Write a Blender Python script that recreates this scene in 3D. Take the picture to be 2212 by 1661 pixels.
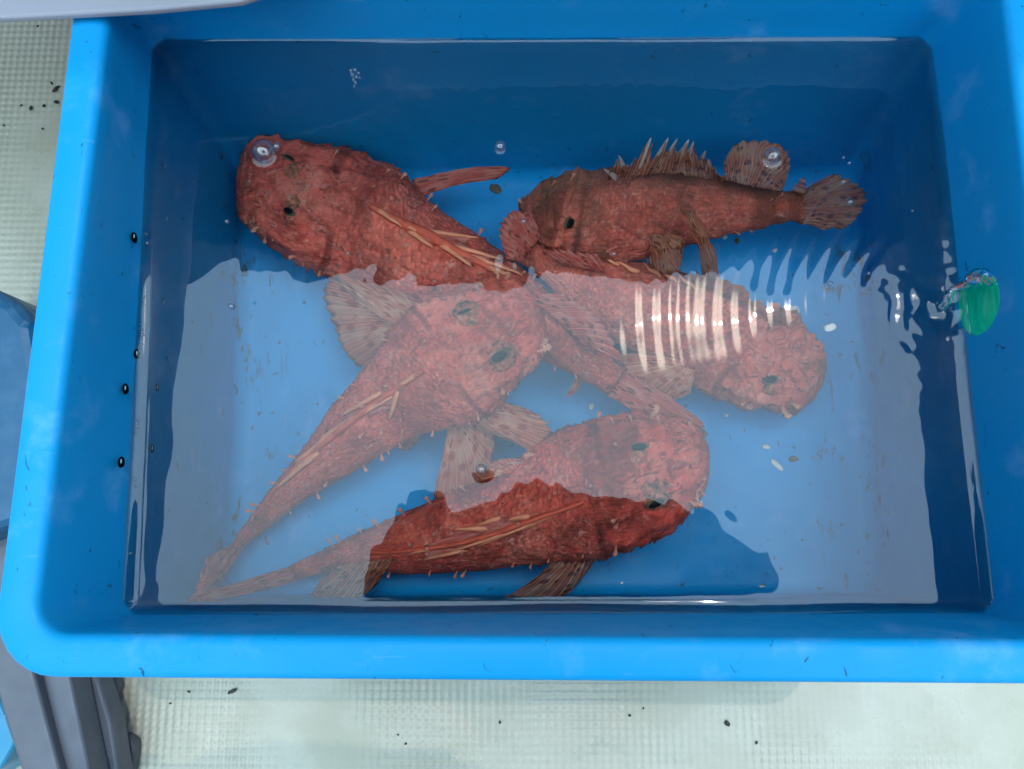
import bpy, bmesh, math, random
import numpy as np
from mathutils import Vector, Matrix, noise as mn
from mathutils.bvhtree import BVHTree

random.seed(7)
rng = np.random.default_rng(11)
scene = bpy.context.scene
COL = scene.collection
for o in list(bpy.data.objects):
    bpy.data.objects.remove(o)

# ------------------------------------------------------------------ camera
PX = 2212.0                                   # pixel units used for all measured positions (2212 x 1661)
CH, PITCH, ROLL, YAW, CX, CY, FPX = 0.5118, 0.1725, -0.0634, 0.0626, -0.019, -0.1426, 1664.0
R = Matrix.Rotation(YAW, 3, 'Z') @ Matrix.Rotation(PITCH, 3, 'X') @ Matrix.Rotation(ROLL, 3, 'Z')
CAM = Vector((CX, CY, CH))
cd = bpy.data.cameras.new('camera'); cam = bpy.data.objects.new('camera', cd); COL.objects.link(cam)
cam.matrix_world = Matrix.Translation(CAM) @ R.to_4x4()
cd.sensor_width = 36.0; cd.lens = FPX / PX * 36.0; cd.clip_start = 0.005; cd.clip_end = 200.0
scene.camera = cam

def ray(u, v):
    return (R @ Vector(((u - 1106.0) / FPX, (830.5 - v) / FPX, -1.0))).normalized()
def at(u, v, z):
    """world point that shows at pixel (u, v) on height z, straight line of sight"""
    d = ray(u, v); return CAM + d * ((z - CAM.z) / d.z)
def refr(u, v):
    d = ray(u, v); p = CAM + d * (-CAM.z / d.z)
    s = 1 / 1.333; t = Vector((d.x * s, d.y * s, 0)); t.z = -math.sqrt(1 - t.x ** 2 - t.y ** 2)
    return p, t
def uw(u, v, z):
    """same, for a point under the still water surface (z < 0)"""
    p, t = refr(u, v); return p + t * (z / t.z)

# ------------------------------------------------------------------ sky and sun
SUN_PX = (1490, 690)                          # where still water would mirror the sun
d_ = ray(*SUN_PX); SUN = Vector((d_.x, d_.y, -d_.z)).normalized()
w = bpy.data.worlds.new('World'); scene.world = w; w.use_nodes = True
nt = w.node_tree; nt.nodes.clear()
N = nt.nodes.new; Lk = nt.links.new
sky = N('ShaderNodeTexSky'); sky.sky_type = 'NISHITA'; sky.sun_disc = False
sky.sun_elevation = math.asin(SUN.z); sky.sun_rotation = math.atan2(SUN.x, SUN.y)
tc = N('ShaderNodeTexCoord')
dot = N('ShaderNodeVectorMath'); dot.operation = 'DOT_PRODUCT'
ax = Vector((0.03, -0.10, 1)).normalized(); dot.inputs[1].default_value = ax
Lk(tc.outputs['Generated'], dot.inputs[0])
nz = N('ShaderNodeTexNoise'); nz.inputs['Scale'].default_value = 3.0; nz.inputs['Detail'].default_value = 4
Lk(tc.outputs['Generated'], nz.inputs['Vector'])
ad = N('ShaderNodeMath'); ad.operation = 'MULTIPLY_ADD'; ad.inputs[1].default_value = 0.12
Lk(nz.outputs['Fac'], ad.inputs[0]); Lk(dot.outputs['Value'], ad.inputs[2])
mr = N('ShaderNodeMapRange'); mr.interpolation_type = 'SMOOTHSTEP'
mr.inputs['From Min'].default_value = math.cos(math.radians(54)) + .06
mr.inputs['From Max'].default_value = math.cos(math.radians(31)) + .06
Lk(ad.outputs[0], mr.inputs['Value'])
cl = N('ShaderNodeMix'); cl.data_type = 'RGBA'
SKY_LOW, SKY_HIGH = (3.8, 4.7, 5.5, 1), (25.0, 35.5, 43.0, 1)
cl.inputs[6].default_value = SKY_LOW; cl.inputs[7].default_value = SKY_HIGH
Lk(mr.outputs[0], cl.inputs[0])
sm = N('ShaderNodeMix'); sm.data_type = 'RGBA'; sm.inputs[0].default_value = 0.8   # cloud over blue sky
Lk(sky.outputs[0], sm.inputs[6]); Lk(cl.outputs[2], sm.inputs[7])
# bright haze close round the sun
dt2 = N('ShaderNodeVectorMath'); dt2.operation = 'DOT_PRODUCT'; dt2.inputs[1].default_value = SUN; Lk(tc.outputs['Generated'], dt2.inputs[0])
au = N('ShaderNodeMapRange'); au.interpolation_type = 'SMOOTHERSTEP'; au.inputs['From Min'].default_value = math.cos(math.radians(3.3)); au.inputs['From Max'].default_value = 1.0
au.inputs['To Max'].default_value = 1.0; Lk(dt2.outputs['Value'], au.inputs['Value'])
hz = N('ShaderNodeMix'); hz.data_type = 'RGBA'; hz.inputs[7].default_value = (125, 118, 107, 1); Lk(au.outputs[0], hz.inputs[0]); Lk(sm.outputs[2], hz.inputs[6])
bg = N('ShaderNodeBackground'); bg.inputs['Strength'].default_value = 0.1
Lk(hz.outputs[2], bg.inputs['Color'])
ow = N('ShaderNodeOutputWorld'); Lk(bg.outputs[0], ow.inputs['Surface'])
sd = bpy.data.lights.new('sun', 'SUN'); so = bpy.data.objects.new('sun', sd); COL.objects.link(so)
sd.energy = 0.5; sd.angle = math.radians(0.55); sd.color = (1.0, 0.94, 0.86)
so.rotation_euler = SUN.to_track_quat('Z', 'Y').to_euler()
vs = scene.view_settings; vs.view_transform = 'Standard'; vs.look = 'None'; vs.gamma = 1; vs.use_curve_mapping = False
vs.exposure = 0.45
cy = scene.cycles
cy.use_denoising = True; cy.sample_clamp_indirect = 6.0; cy.caustics_reflective = False; cy.caustics_refractive = True
cy.max_bounces = 14; cy.transparent_max_bounces = 16; cy.transmission_bounces = 8; cy.diffuse_bounces = 7; cy.glossy_bounces = 4

# ------------------------------------------------------------------ helpers
def tag(o, label=None, cat=None, group=None, kind=None):
    if label: o['label'] = label
    if cat: o['category'] = cat
    if group: o['group'] = group
    if kind: o['kind'] = kind
    return o
def empty(name, loc=(0, 0, 0)):
    o = bpy.data.objects.new(name, None); o.empty_display_size = .02; o.location = loc; COL.objects.link(o); return o
def mesh_obj(name, verts, faces, mat, parent=None, smooth=True, uvs=None):
    me = bpy.data.meshes.new(name); me.from_pydata([tuple(v) for v in verts], [], faces); me.update()
    if uvs is not None:
        ul = me.uv_layers.new(name='UVMap')
        li = np.empty(len(me.loops), dtype=np.int32); me.loops.foreach_get('vertex_index', li)
        ul.data.foreach_set('uv', np.asarray(uvs, dtype=np.float32)[li].ravel())
    if smooth: me.polygons.foreach_set('use_smooth', [True] * len(me.polygons))
    o = bpy.data.objects.new(name, me); COL.objects.link(o)
    if mat: me.materials.append(mat)
    if parent:
        o.parent = parent; o.matrix_parent_inverse = Matrix.Translation(parent.location).inverted()
    return o
def bm_obj(name, bm, mat, parent=None, smooth=True):
    me = bpy.data.meshes.new(name); bm.to_mesh(me); bm.free()
    if smooth: me.polygons.foreach_set('use_smooth', [True] * len(me.polygons))
    o = bpy.data.objects.new(name, me); COL.objects.link(o)
    if mat: me.materials.append(mat)
    if parent:
        o.parent = parent; o.matrix_parent_inverse = Matrix.Translation(parent.location).inverted()
    return o
def catmull(P, n):
    P = np.asarray(P, dtype=float); m = len(P)
    Q = np.vstack([2 * P[0] - P[1], P, 2 * P[-1] - P[-2]])
    out = []
    for t in np.linspace(0, m - 1 - 1e-9, n):
        i = int(t); f = t - i
        p0, p1, p2, p3 = Q[i], Q[i + 1], Q[i + 2], Q[i + 3]
        out.append(.5 * (2 * p1 + (p2 - p0) * f + (2 * p0 - 5 * p1 + 4 * p2 - p3) * f ** 2 + (3 * p1 - p0 - 3 * p2 + p3) * f ** 3))
    return np.array(out)
def polyline(P, n):
    P = np.asarray(P, dtype=float)
    if len(P) == 1: return np.repeat(P, n, 0)
    s = np.concatenate([[0], np.cumsum(np.linalg.norm(np.diff(P, axis=0), axis=1))]); s /= s[-1]
    t = np.linspace(0, 1, n)
    return np.stack([np.interp(t, s, P[:, k]) for k in range(P.shape[1])], 1)
def loft(rings, close=True):
    """faces joining successive rings of equal length"""
    n = len(rings[0]); V = [p for r in rings for p in r]; F = []
    for i in range(len(rings) - 1):
        for j in range(n if close else n - 1):
            k = (j + 1) % n
            F.append((i * n + j, i * n + k, (i + 1) * n + k, (i + 1) * n + j))
    return V, F
def rounded_quad(c, r, seg=8, edge=14):
    """ring of points round a quad of four corners (counter-clockwise) with corner radius r"""
    c = [Vector(p) for p in c]; pts = []
    for i in range(4):
        p = c[i]; u = (c[i - 1] - p).normalized(); wv = (c[(i + 1) % 4] - p).normalized()
        ctr = p + (u + wv) * r
        arc = [ctr - (wv * math.cos(f) + u * math.sin(f)) * r for f in np.linspace(0, math.pi / 2, seg)]
        pts += arc
        nx = c[(i + 1) % 4]; un = (p - nx).normalized()
        a, b = arc[-1], nx + un * r
        pts += [a.lerp(b, k / edge) for k in range(1, edge)]
    return pts

# ------------------------------------------------------------------ materials
def new_mat(name):
    m = bpy.data.materials.new(name); m.use_nodes = True; n = m.node_tree
    b = n.nodes.get('Principled BSDF'); return m, n, b
class G:
    """small node-graph shorthand"""
    def __init__(s, n): s.n = n
    def node(s, t, **k):
        x = s.n.nodes.new(t)
        for a, b in k.items(): setattr(x, a, b)
        return x
    def link(s, a, b): s.n.links.new(a, b)
    def noise(s, vec, scale, detail=4, rough=.55, dist=0):
        x = s.node('ShaderNodeTexNoise'); x.inputs['Scale'].default_value = scale; x.inputs['Detail'].default_value = detail
        x.inputs['Roughness'].default_value = rough; x.inputs['Distortion'].default_value = dist
        if vec is not None: s.link(vec, x.inputs['Vector'])
        return x.outputs['Fac']
    def ramp(s, fac, stops, interp='LINEAR'):
        x = s.node('ShaderNodeValToRGB'); cr = x.color_ramp; cr.interpolation = interp
        while len(cr.elements) < len(stops): cr.elements.new(.5)
        for e, (p, c) in zip(cr.elements, stops):
            e.position = p; e.color = c if len(c) == 4 else (*c, 1)
        s.link(fac, x.inputs[0]); return x.outputs[0]
    def mix(s, fac, a, b, blend='MIX'):
        x = s.node('ShaderNodeMix', data_type='RGBA', blend_type=blend)
        for sock, v in ((x.inputs[0], fac), (x.inputs[6], a), (x.inputs[7], b)):
            if isinstance(v, (int, float)): sock.default_value = v
            elif isinstance(v, tuple): sock.default_value = v if len(v) == 4 else (*v, 1)
            else: s.link(v, sock)
        return x.outputs[2]
    def math(s, op, a, b=None, c=None):
        x = s.node('ShaderNodeMath', operation=op)
        for i, v in enumerate((a, b, c)):
            if v is None: continue
            if isinstance(v, (int, float)): x.inputs[i].default_value = v
            else: s.link(v, x.inputs[i])
        return x.outputs[0]
    def mapr(s, v, a, b, c=0., d=1., smooth=True):
        x = s.node('ShaderNodeMapRange'); x.interpolation_type = 'SMOOTHSTEP' if smooth else 'LINEAR'
        s.link(v, x.inputs['Value'])
        for k, q in zip(('From Min', 'From Max', 'To Min', 'To Max'), (a, b, c, d)): x.inputs[k].default_value = q
        return x.outputs[0]
    def scale(s, vec, xyz, loc=(0, 0, 0)):
        x = s.node('ShaderNodeMapping'); x.inputs['Scale'].default_value = xyz; x.inputs['Location'].default_value = loc
        s.link(vec, x.inputs['Vector']); return x.outputs[0]
    def bump(s, h, strength=.3, dist=.002, normal=None):
        x = s.node('ShaderNodeBump'); x.inputs['Strength'].default_value = strength; x.inputs['Distance'].default_value = dist
        s.link(h, x.inputs['Height'])
        if normal is not None: s.link(normal, x.inputs['Normal'])
        return x.outputs[0]
    def obj(s): return s.node('ShaderNodeTexCoord').outputs['Object']
    def uv(s): return s.node('ShaderNodeTexCoord').outputs['UV']
    def sep(s, v):
        x = s.node('ShaderNodeSeparateXYZ'); s.link(v, x.inputs[0]); return x.outputs

def plastic(name, col, rough=.4, var=.15, scuff=.0, bump=.05):
    m, n, b = new_mat(name); g = G(n); o = g.obj()
    f = g.noise(o, 9, 5); c = g.mix(f, tuple(x * (1 - var) for x in col), tuple(min(1, x * (1 + var)) for x in col))
    if scuff:
        s1 = g.mapr(g.noise(o, 26, 6, .65), .56, .72)
        c = g.mix(g.math('MULTIPLY', s1, scuff), c, (.35, .5, .75))
    n.links.new(c, b.inputs['Base Color'])
    n.links.new(g.mapr(g.noise(o, 60, 4), .3, .7, rough - .08, rough + .12), b.inputs['Roughness'])
    n.links.new(g.bump(g.noise(o, 180, 4), bump, .0006), b.inputs['Normal'])
    return m

def mat_tray():
    m, n, b = new_mat('blue tray plastic'); g = G(n); o = g.obj(); X, Y, Z = g.sep(o)
    f = g.noise(o, 7, 4)
    c = g.mix(f, (.0009, .27, .60), (.0016, .315, .69))
    # pale rubbed patches and scratches
    rub = g.math('MULTIPLY', g.mapr(g.noise(o, 22, 6, .6), .55, .75), .5)
    c = g.mix(rub, c, (.15, .41, .78))
    scr = g.mapr(g.noise(g.scale(o, (30, 260, 120)), 1, 3, .6, .4), .66, .73)
    c = g.mix(g.math('MULTIPLY', scr, .35), c, (.1, .35, .75))
    # dark scuff marks
    dk = g.mapr(g.noise(g.scale(o, (150, 70, 90)), 1, 4, .6, 1.0), .665, .72)
    c = g.mix(g.math('MULTIPLY', dk, .75), c, (.004, .035, .07))
    # brown sludge streaks along the foot of the side walls (below the water line)
    lowz = g.mapr(Z, -.135, -.165)
    edge = g.mapr(g.math('ABSOLUTE', X), .212, .238)
    st = g.mapr(g.noise(g.scale(o, (75, 22, 40)), 1, 6, .7, .6), .535, .65)
    st2 = g.mapr(g.noise(g.scale(o, (210, 50, 80)), 1, 4, .6), .45, .6)
    fr = g.mapr(Y, .16, .05, .55, 1)
    s = g.math('MULTIPLY', g.math('MULTIPLY', st, st2), g.math('MULTIPLY', g.math('MULTIPLY', lowz, edge), fr))
    c = g.mix(g.math('MULTIPLY', s, .9), c, (.05, .045, .015))
    # a few specks of dirt on the floor
    sp = g.mapr(g.noise(g.scale(o, (170, 140, 100)), 1, 3, .5, .3), .67, .72)
    c = g.mix(g.math('MULTIPLY', g.math('MULTIPLY', sp, lowz), .7), c, (.03, .05, .04))
    n.links.new(c, b.inputs['Base Color'])
    n.links.new(g.mapr(g.noise(o, 45, 4), .3, .7, .40, .55), b.inputs['Roughness']); b.inputs['Specular IOR Level'].default_value = .22
    n.links.new(g.bump(g.noise(g.scale(o, (60, 60, 25)), 3, 5), .12, .0008), b.inputs['Normal'])
    return m

def mat_water(name='water', tint=(.99, .99, .985), ior_r=1.47):
    m, n, b = new_mat(name); g = G(n); n.nodes.remove(b)
    rf = g.node('ShaderNodeBsdfRefraction'); rf.inputs['IOR'].default_value = 1.333; rf.inputs['Roughness'].default_value = 0
    rf.inputs['Color'].default_value = (*tint, 1)
    gl = g.node('ShaderNodeBsdfGlossy'); gl.inputs['Roughness'].default_value = .0; gl.inputs['Color'].default_value = (1, 1, 1, 1)
    fr = g.node('ShaderNodeFresnel'); fr.inputs['IOR'].default_value = ior_r
    mx = g.node('ShaderNodeMixShader'); g.link(fr.outputs[0], mx.inputs[0]); g.link(rf.outputs[0], mx.inputs[1]); g.link(gl.outputs[0], mx.inputs[2])
    g.link(mx.outputs[0], n.nodes['Material Output'].inputs['Surface'])
    return m

def mat_skin(name, seed, red, dark, pale, olive=.4, bars=False):
    """scorpionfish skin; uv: u = along the body (0 snout, 1 tail), v = round the body (0.25 = back)"""
    m, n, b = new_mat(name); g = G(n); o = g.scale(g.obj(), (1, 1, 1), (seed, seed * .7, 0)); uv = g.uv(); U, V, _ = g.sep(uv)
    n1 = g.noise(o, 16, 5, .6, .4); n2 = g.noise(g.scale(uv, (17, 17, 1), (seed, seed, 0)), 1, 6, .62, .7); n3 = g.noise(o, 190, 4, .6)
    c = g.ramp(g.math('ADD', g.math('MULTIPLY', n1, .62), g.math('MULTIPLY', n2, .38)),
               [(.33, dark), (.43, tuple(.5 * (a + q) for a, q in zip(dark, red))), (.50, red), (.64, pale)])
    # olive-brown blotches
    ol = g.math('MULTIPLY', g.mapr(g.noise(g.scale(o, (1, 1, 1), (3, 1, 5)), 26, 6, .65, .8), .50, .62), olive)
    c = g.mix(ol, c, (.13, .095, .055))
    # brighter red along the back of the trunk
    back = g.math('MULTIPLY', g.mapr(g.math('ABSOLUTE', g.math('SUBTRACT', V, .25)), .13, .02), g.mapr(U, .22, .42))
    c = g.mix(g.math('MULTIPLY', back, .45), c, (.74, .12, .07))
    # dark crimson patches
    dp = g.mapr(g.noise(g.scale(o, (1, 1, 1), (1, 9, 7)), 34, 5, .65, 1.0), .53, .63)
    c = g.mix(g.math('MULTIPLY', dp, .6), c, dark)
    # bright coral patches
    co = g.mapr(g.noise(g.scale(o, (1, 1, 1), (6, 5, 2)), 24, 5, .65, .9), .50, .64)
    c = g.mix(g.math('MULTIPLY', co, .7), c, (.94, .20, .125))
    # pale flecks, fine pale net, dark dots
    fl = g.mapr(g.noise(g.scale(o, (1, 1, 1), (9, 2, 1)), 150, 4, .6, 1.6), .56, .66)
    c = g.mix(g.math('MULTIPLY', fl, .5), c, (.80, .40, .30))
    bl = g.mapr(g.noise(g.scale(uv, (30, 20, 1), (seed * 3, 1, 0)), 1, 5, .65, 1.2), .58, .68)
    c = g.mix(g.math('MULTIPLY', bl, .55), c, (.80, .36, .27))
    dd = g.mapr(g.noise(g.scale(o, (1, 1, 1), (2, 8, 4)), 95, 4, .6, .8), .58, .68)
    c = g.mix(g.math('MULTIPLY', dd, .5), c, (.08, .022, .017))
    # fleshy folds running with the body: crease shade and crest light put into the colour; stronger on the head
    wr = g.noise(g.scale(uv, (24, 62, 1), (seed, 0, 0)), 1, 6, .65, 1.1)
    headm = g.mapr(U, .42, .26, .35, 1)
    c = g.mix(g.math('MULTIPLY', g.mapr(wr, .46, .36), g.math('MULTIPLY', headm, .75)), c, dark)
    c = g.mix(g.math('MULTIPLY', g.mapr(wr, .56, .66), g.math('MULTIPLY', headm, .6)), c, pale)
    gill = g.math('SUBTRACT', g.math('SUBTRACT', U, .318), g.math('MULTIPLY', g.math('SINE', g.math('MULTIPLY', V, 12.6)), .02))
    gl_ = g.math('MULTIPLY', g.mapr(g.math('ABSOLUTE', gill), .012, .003), g.mapr(g.math('ABSOLUTE', g.math('SUBTRACT', g.math('ABSOLUTE', g.math('SUBTRACT', V, .25)), .14)), .10, .05))
    c = g.mix(g.math('MULTIPLY', gl_, .7), c, tuple(x * .6 for x in dark))  # shade in the gill crease, put into the skin colour as a dark line
    # broad darker saddles across the trunk
    sad = g.mapr(g.noise(g.scale(uv, (7, 2.2, 1), (seed * 2, 0, 0)), 1, 4, .6, .5), .52, .66)
    c = g.mix(g.math('MULTIPLY', sad, .62), c, dark)
    if bars:
        bar = g.mapr(g.noise(g.scale(uv, (13, 1.2, 1), (seed, 2, 0)), 1, 3, .5, .5), .47, .60)
        c = g.mix(g.math('MULTIPLY', bar, .6), c, (.15, .035, .022))
        up = g.mapr(g.math('ABSOLUTE', g.math('SUBTRACT', V, .5)), .30, .08) 
        c = g.mix(g.math('MULTIPLY', up, .55), c, (.24, .12, .07))
    # scales on the trunk
    vo = g.node('ShaderNodeTexVoronoi'); vo.feature = 'F1'; vo.inputs['Scale'].default_value = 1
    g.link(g.scale(uv, (120, 62, 1)), vo.inputs['Vector'])
    trunk = g.mapr(U, .27, .38)
    sc = g.math('MULTIPLY', g.mapr(vo.outputs['Distance'], .25, .75), trunk)
    c = g.mix(g.math('MULTIPLY', sc, .32), c, tuple(x * .45 for x in dark))
    n.links.new(c, b.inputs['Base Color'])
    b.inputs['Roughness'].default_value = .5
    b.inputs['Subsurface Weight'].default_value = .0
    b.inputs['Specular IOR Level'].default_value = .25
    # relief: fleshy wrinkles on the head running with the body, scales on the trunk
    h = g.math('ADD', g.math('MULTIPLY', n2, .38), g.math('ADD', g.math('MULTIPLY', wr, headm), g.math('MULTIPLY', n3, .25)))
    h = g.math('SUBTRACT', h, g.math('MULTIPLY', sc, .16))
    n.links.new(g.bump(h, .8, .006), b.inputs['Normal'])
    return m

def mat_fin(name, base, pale, spot, alpha=.82, seed=0.):
    """ribbed fin membrane; uv: u = ray number, v = along the rays"""
    m, n, b = new_mat(name); g = G(n); uv = g.uv(); U, V, _ = g.sep(uv); o = g.obj()
    fr = g.math('FRACT', g.math('MULTIPLY', U, 2.0)); ridge = g.math('ABSOLUTE', g.math('SUBTRACT', fr, .5))
    ridge = g.mapr(ridge, .24, .04)
    band = g.noise(g.scale(uv, (.35, 3.2, 1), (seed, seed, 0)), 1.0, 3, .5, .4)
    c = g.mix(g.mapr(band, .38, .62), base, pale)
    c = g.mix(g.math('MULTIPLY', ridge, .35), c, tuple(min(1, x * 1.35) for x in pale))
    vo = g.node('ShaderNodeTexVoronoi'); vo.feature = 'F1'; vo.inputs['Scale'].default_value = 1; vo.inputs['Randomness'].default_value = .75
    g.link(g.scale(uv, (.85, 6.5, 1), (seed, seed, 0)), vo.inputs['Vector'])
    pick = g.mapr(g.sep(vo.outputs['Color'])[0], .2, .4)
    s = g.math('MULTIPLY', g.mapr(vo.outputs['Distance'], .50, .33), pick)
    c = g.mix(g.math('MULTIPLY', s, .7), c, spot)
    n.links.new(c, b.inputs['Base Color']); b.inputs['Roughness'].default_value = .5; b.inputs['Specular IOR Level'].default_value = .2
    n.links.new(g.bump(ridge, .35, .001), b.inputs['Normal'])
    tr = g.node('ShaderNodeBsdfTransparent'); tl = g.node('ShaderNodeBsdfTranslucent'); g.link(c, tl.inputs['Color'])
    m1 = g.node('ShaderNodeMixShader'); m1.inputs[0].default_value = .35; g.link(b.outputs[0], m1.inputs[1]); g.link(tl.outputs[0], m1.inputs[2])
    m2 = g.node('ShaderNodeMixShader')
    a = g.math('SUBTRACT', 1.0, g.math('MULTIPLY', g.math('SUBTRACT', 1.0, ridge), 1 - alpha))
    g.link(a, m2.inputs[0]); g.link(tr.outputs[0], m2.inputs[1]); g.link(m1.outputs[0], m2.inputs[2])
    g.link(m2.outputs[0], n.nodes['Material Output'].inputs['Surface'])
    return m

def mat_simple(name, col, rough=.5, var=.2, scale=40, spec=.5):
    m, n, b = new_mat(name); g = G(n); o = g.obj(); f = g.noise(o, scale, 4)
    n.links.new(g.mix(f, tuple(x * (1 - var) for x in col), tuple(min(1, x * (1 + var)) for x in col)), b.inputs['Base Color'])
    b.inputs['Roughness'].default_value = rough; b.inputs['Specular IOR Level'].default_value = spec
    return m

def mat_deck():
    m, n, b = new_mat('pale green deck'); g = G(n); o = g.obj()
    f = g.noise(o, 6, 5); c = g.mix(g.mapr(f, .35, .65), (.40, .37, .275), (.47, .435, .345))
    d = g.mapr(g.noise(o, 30, 6, .65), .55, .75); c = g.mix(g.math('MULTIPLY', d, .35), c, (.28, .30, .22))
    tan = g.mapr(g.noise(g.scale(o, (1, 1, 1), (4, 4, 4)), 14, 5, .6), .58, .72); c = g.mix(g.math('MULTIPLY', tan, .3), c, (.52, .43, .33))
    n.links.new(c, b.inputs['Base Color'])
    n.links.new(g.mapr(g.noise(o, 18, 4), .4, .6, .22, .5), b.inputs['Roughness'])
    n.links.new(g.bump(g.noise(o, 120, 5), .25, .001), b.inputs['Normal'])
    return m

M_TRAY = mat_tray(); M_WATER = mat_water()

# ------------------------------------------------------------------ tray
FLOOR = -0.200
RIM = 0.0754
qw = [uw(272, 1326, 0), uw(2142, 1322, 0), uw(2008, 82, 0), uw(331, 88, 0)]                  # water line, counter-clockwise from front left
qf = [uw(497, 1296, FLOOR), uw(1893, 1294, FLOOR), uw(1846, 372, FLOOR), uw(530, 372, FLOOR)]  # floor outline
fl_, fr_ = at(73, 1369, RIM), at(2200, 1382, RIM)
xr = 0.2835
fr_ = fl_ + (fr_ - fl_) * ((xr - fl_.x) / (fr_.x - fl_.x))
bl_ = at(228, 60, RIM); bl_ = fl_ + (bl_ - fl_) * ((0.207 - fl_.y) / (bl_.y - fl_.y))
br_ = at(2168, 30, RIM); br_ = Vector((br_.x + .002, 0.207, RIM))
qr = [fl_, fr_, br_, bl_]
def quad_lerp(a, b, t, z=None):
    q = [p.lerp(r, t) for p, r in zip(a, b)]
    if z is not None:
        for p in q: p.z = z
    return q
def quad_off(q, d, z):
    """grow a quad outwards by d on all sides"""
    out = []
    for i in range(4):
        p = q[i]; u = (q[i - 1] - p).normalized(); wv = (q[(i + 1) % 4] - p).normalized()
        r = p - (u + wv) * d; r.z = z; out.append(r)
    return out
wallq = lambda z: quad_lerp(qw, qf, z / FLOOR, z) if z <= 0 else quad_lerp(qw, qr, z / RIM, z)
rings = []
fil = .014
for t in np.linspace(0, math.pi / 2, 6):
    z = FLOOR + fil * (1 - math.cos(t)); ins = fil * (1 - math.sin(t))
    rings.append(rounded_quad(quad_off(wallq(z), -ins, z), .022))
for z in np.linspace(FLOOR + .03, -.01, 6): rings.append(rounded_quad(wallq(z), .012))
for z in (0.0, .02, .04, .058): rings.append(rounded_quad(wallq(z), .011 + .10 * max(0, z)))
bev = .006
for t in np.linspace(0, math.pi / 2, 5):
    rings.append(rounded_quad(quad_off(qr, bev * (1 - math.cos(t)) , RIM - bev + bev * math.sin(t)), .018 + bev * (1 - math.cos(t))))
WR = .0232
for dz, d in ((.0008, .012),):
    rings.append(rounded_quad(quad_off(qr, d, RIM + dz), .024))
for t in np.linspace(0, math.pi / 2, 5):
    rings.append(rounded_quad(quad_off(qr, WR - .004 + .004 * math.sin(t), RIM - .004 + .004 * math.cos(t)), .036))
rings.append(rounded_quad(quad_off(qr, WR + .0005, RIM - .024), .036))
rings.append(rounded_quad(quad_off(qr, WR - .002, RIM - .024), .034))
rings.append(rounded_quad(quad_off(qr, WR - .0025, RIM - .0065), .034))
rings.append(rounded_quad(quad_off(qr, .004, RIM - .0075), .02))
for z in (.04, 0.0, -.1, FLOOR + .01): rings.append(rounded_quad(quad_off(wallq(z), .0034, z), .022))
rings.append(rounded_quad(quad_off(wallq(FLOOR), .0, FLOOR - .004), .02))
V, F = loft(rings); n_ = len(rings[0])
F.append(tuple(reversed(range(n_)))); F.append(tuple(range(len(V) - n_, len(V))))
tray = mesh_obj('plastic_tray', V, F, M_TRAY)
bm = bmesh.new(); bm.from_mesh(tray.data); bmesh.ops.recalc_face_normals(bm, faces=bm.faces); bm.to_mesh(tray.data); bm.free()

# round inlet hole through the right wall and dark caps painting the shade of overflow holes on the left wall
def wall_hit(u, v, side):
    """where the sight line (u, v) meets the side wall above the water"""
    a = 1 if side > 0 else 0
    P0, P1, P2 = (qw[1], qw[2], qr[2]) if side > 0 else (qw[0], qw[3], qr[3])
    nrm = (P1 - P0).cross(P2 - P0).normalized(); d = ray(u, v)
    return CAM + d * ((P0 - CAM).dot(nrm) / d.dot(nrm)), nrm
def drill(target, cutters):
    for ctr, rx, rz, depth in cutters:
        bm = bmesh.new(); bmesh.ops.create_cone(bm, cap_ends=True, segments=40, radius1=1, radius2=1, depth=1)
        bmesh.ops.transform(bm, matrix=Matrix.Translation(ctr) @ Matrix.Rotation(math.pi / 2, 4, 'Y') @ Matrix.Diagonal((rz, rx, depth, 1)), verts=bm.verts)
        c = bm_obj('cutter', bm, None, smooth=False)
        md = target.modifiers.new('cut', 'BOOLEAN'); md.object = c; md.operation = 'DIFFERENCE'; md.solver = 'EXACT'
        dg = bpy.context.evaluated_depsgraph_get(); dg.update()
        me = bpy.data.meshes.new_from_object(target.evaluated_get(dg)); target.modifiers.clear(); target.data = me
        bpy.data.objects.remove(c)
hp, hn = wall_hit(2109, 652, 1)
HOLE_R = .0222
cut = [(hp, HOLE_R, HOLE_R * 1.06, .02)]
drill(tray, cut)
try:
    tray.data.shade_auto = None
except Exception: pass
md = tray.modifiers.new('edge', 'EDGE_SPLIT'); md.split_angle = math.radians(50)
tag(tray, 'bright blue rectangular plastic fish tub filled with water and five red fish', 'tub')

M_HOLE = mat_simple('overflow hole painted shade', (.006, .007, .008), .9, .3, 90, .02); M_BURR = mat_simple('overflow hole lip', (.30, .48, .55), .5, .3, 90, .3)
def overflow(p, s=1.):  # flat cap on the uncut wall; its dark colour stands for shade inside
    bm = bmesh.new(); bmesh.ops.create_uvsphere(bm, u_segments=20, v_segments=10, radius=1)
    for q in bm.verts: q.co *= 1 + .2 * mn.noise(q.co * 1.3 + p * 40)
    bmesh.ops.transform(bm, matrix=Matrix.Translation(p) @ Matrix.Diagonal((.0007, .0036 * s, .0042 * s, 1)), verts=bm.verts)
    h = bm_obj('overflow_hole_shade', bm, M_HOLE, tray)
    bm = bmesh.new(); bmesh.ops.create_uvsphere(bm, u_segments=16, v_segments=8, radius=1)
    bmesh.ops.transform(bm, matrix=Matrix.Translation(p + Vector((.0006, .0004, .0016 * s))) @ Matrix.Diagonal((.0005, .0015 * s, .0007 * s, 1)), verts=bm.verts)
    bm_obj('lip', bm, M_BURR, h)
for (u, v) in [(290, 513), (271, 840), (262, 998), (296, 765)]:
    overflow(wall_hit(u, v, -1)[0])
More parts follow.
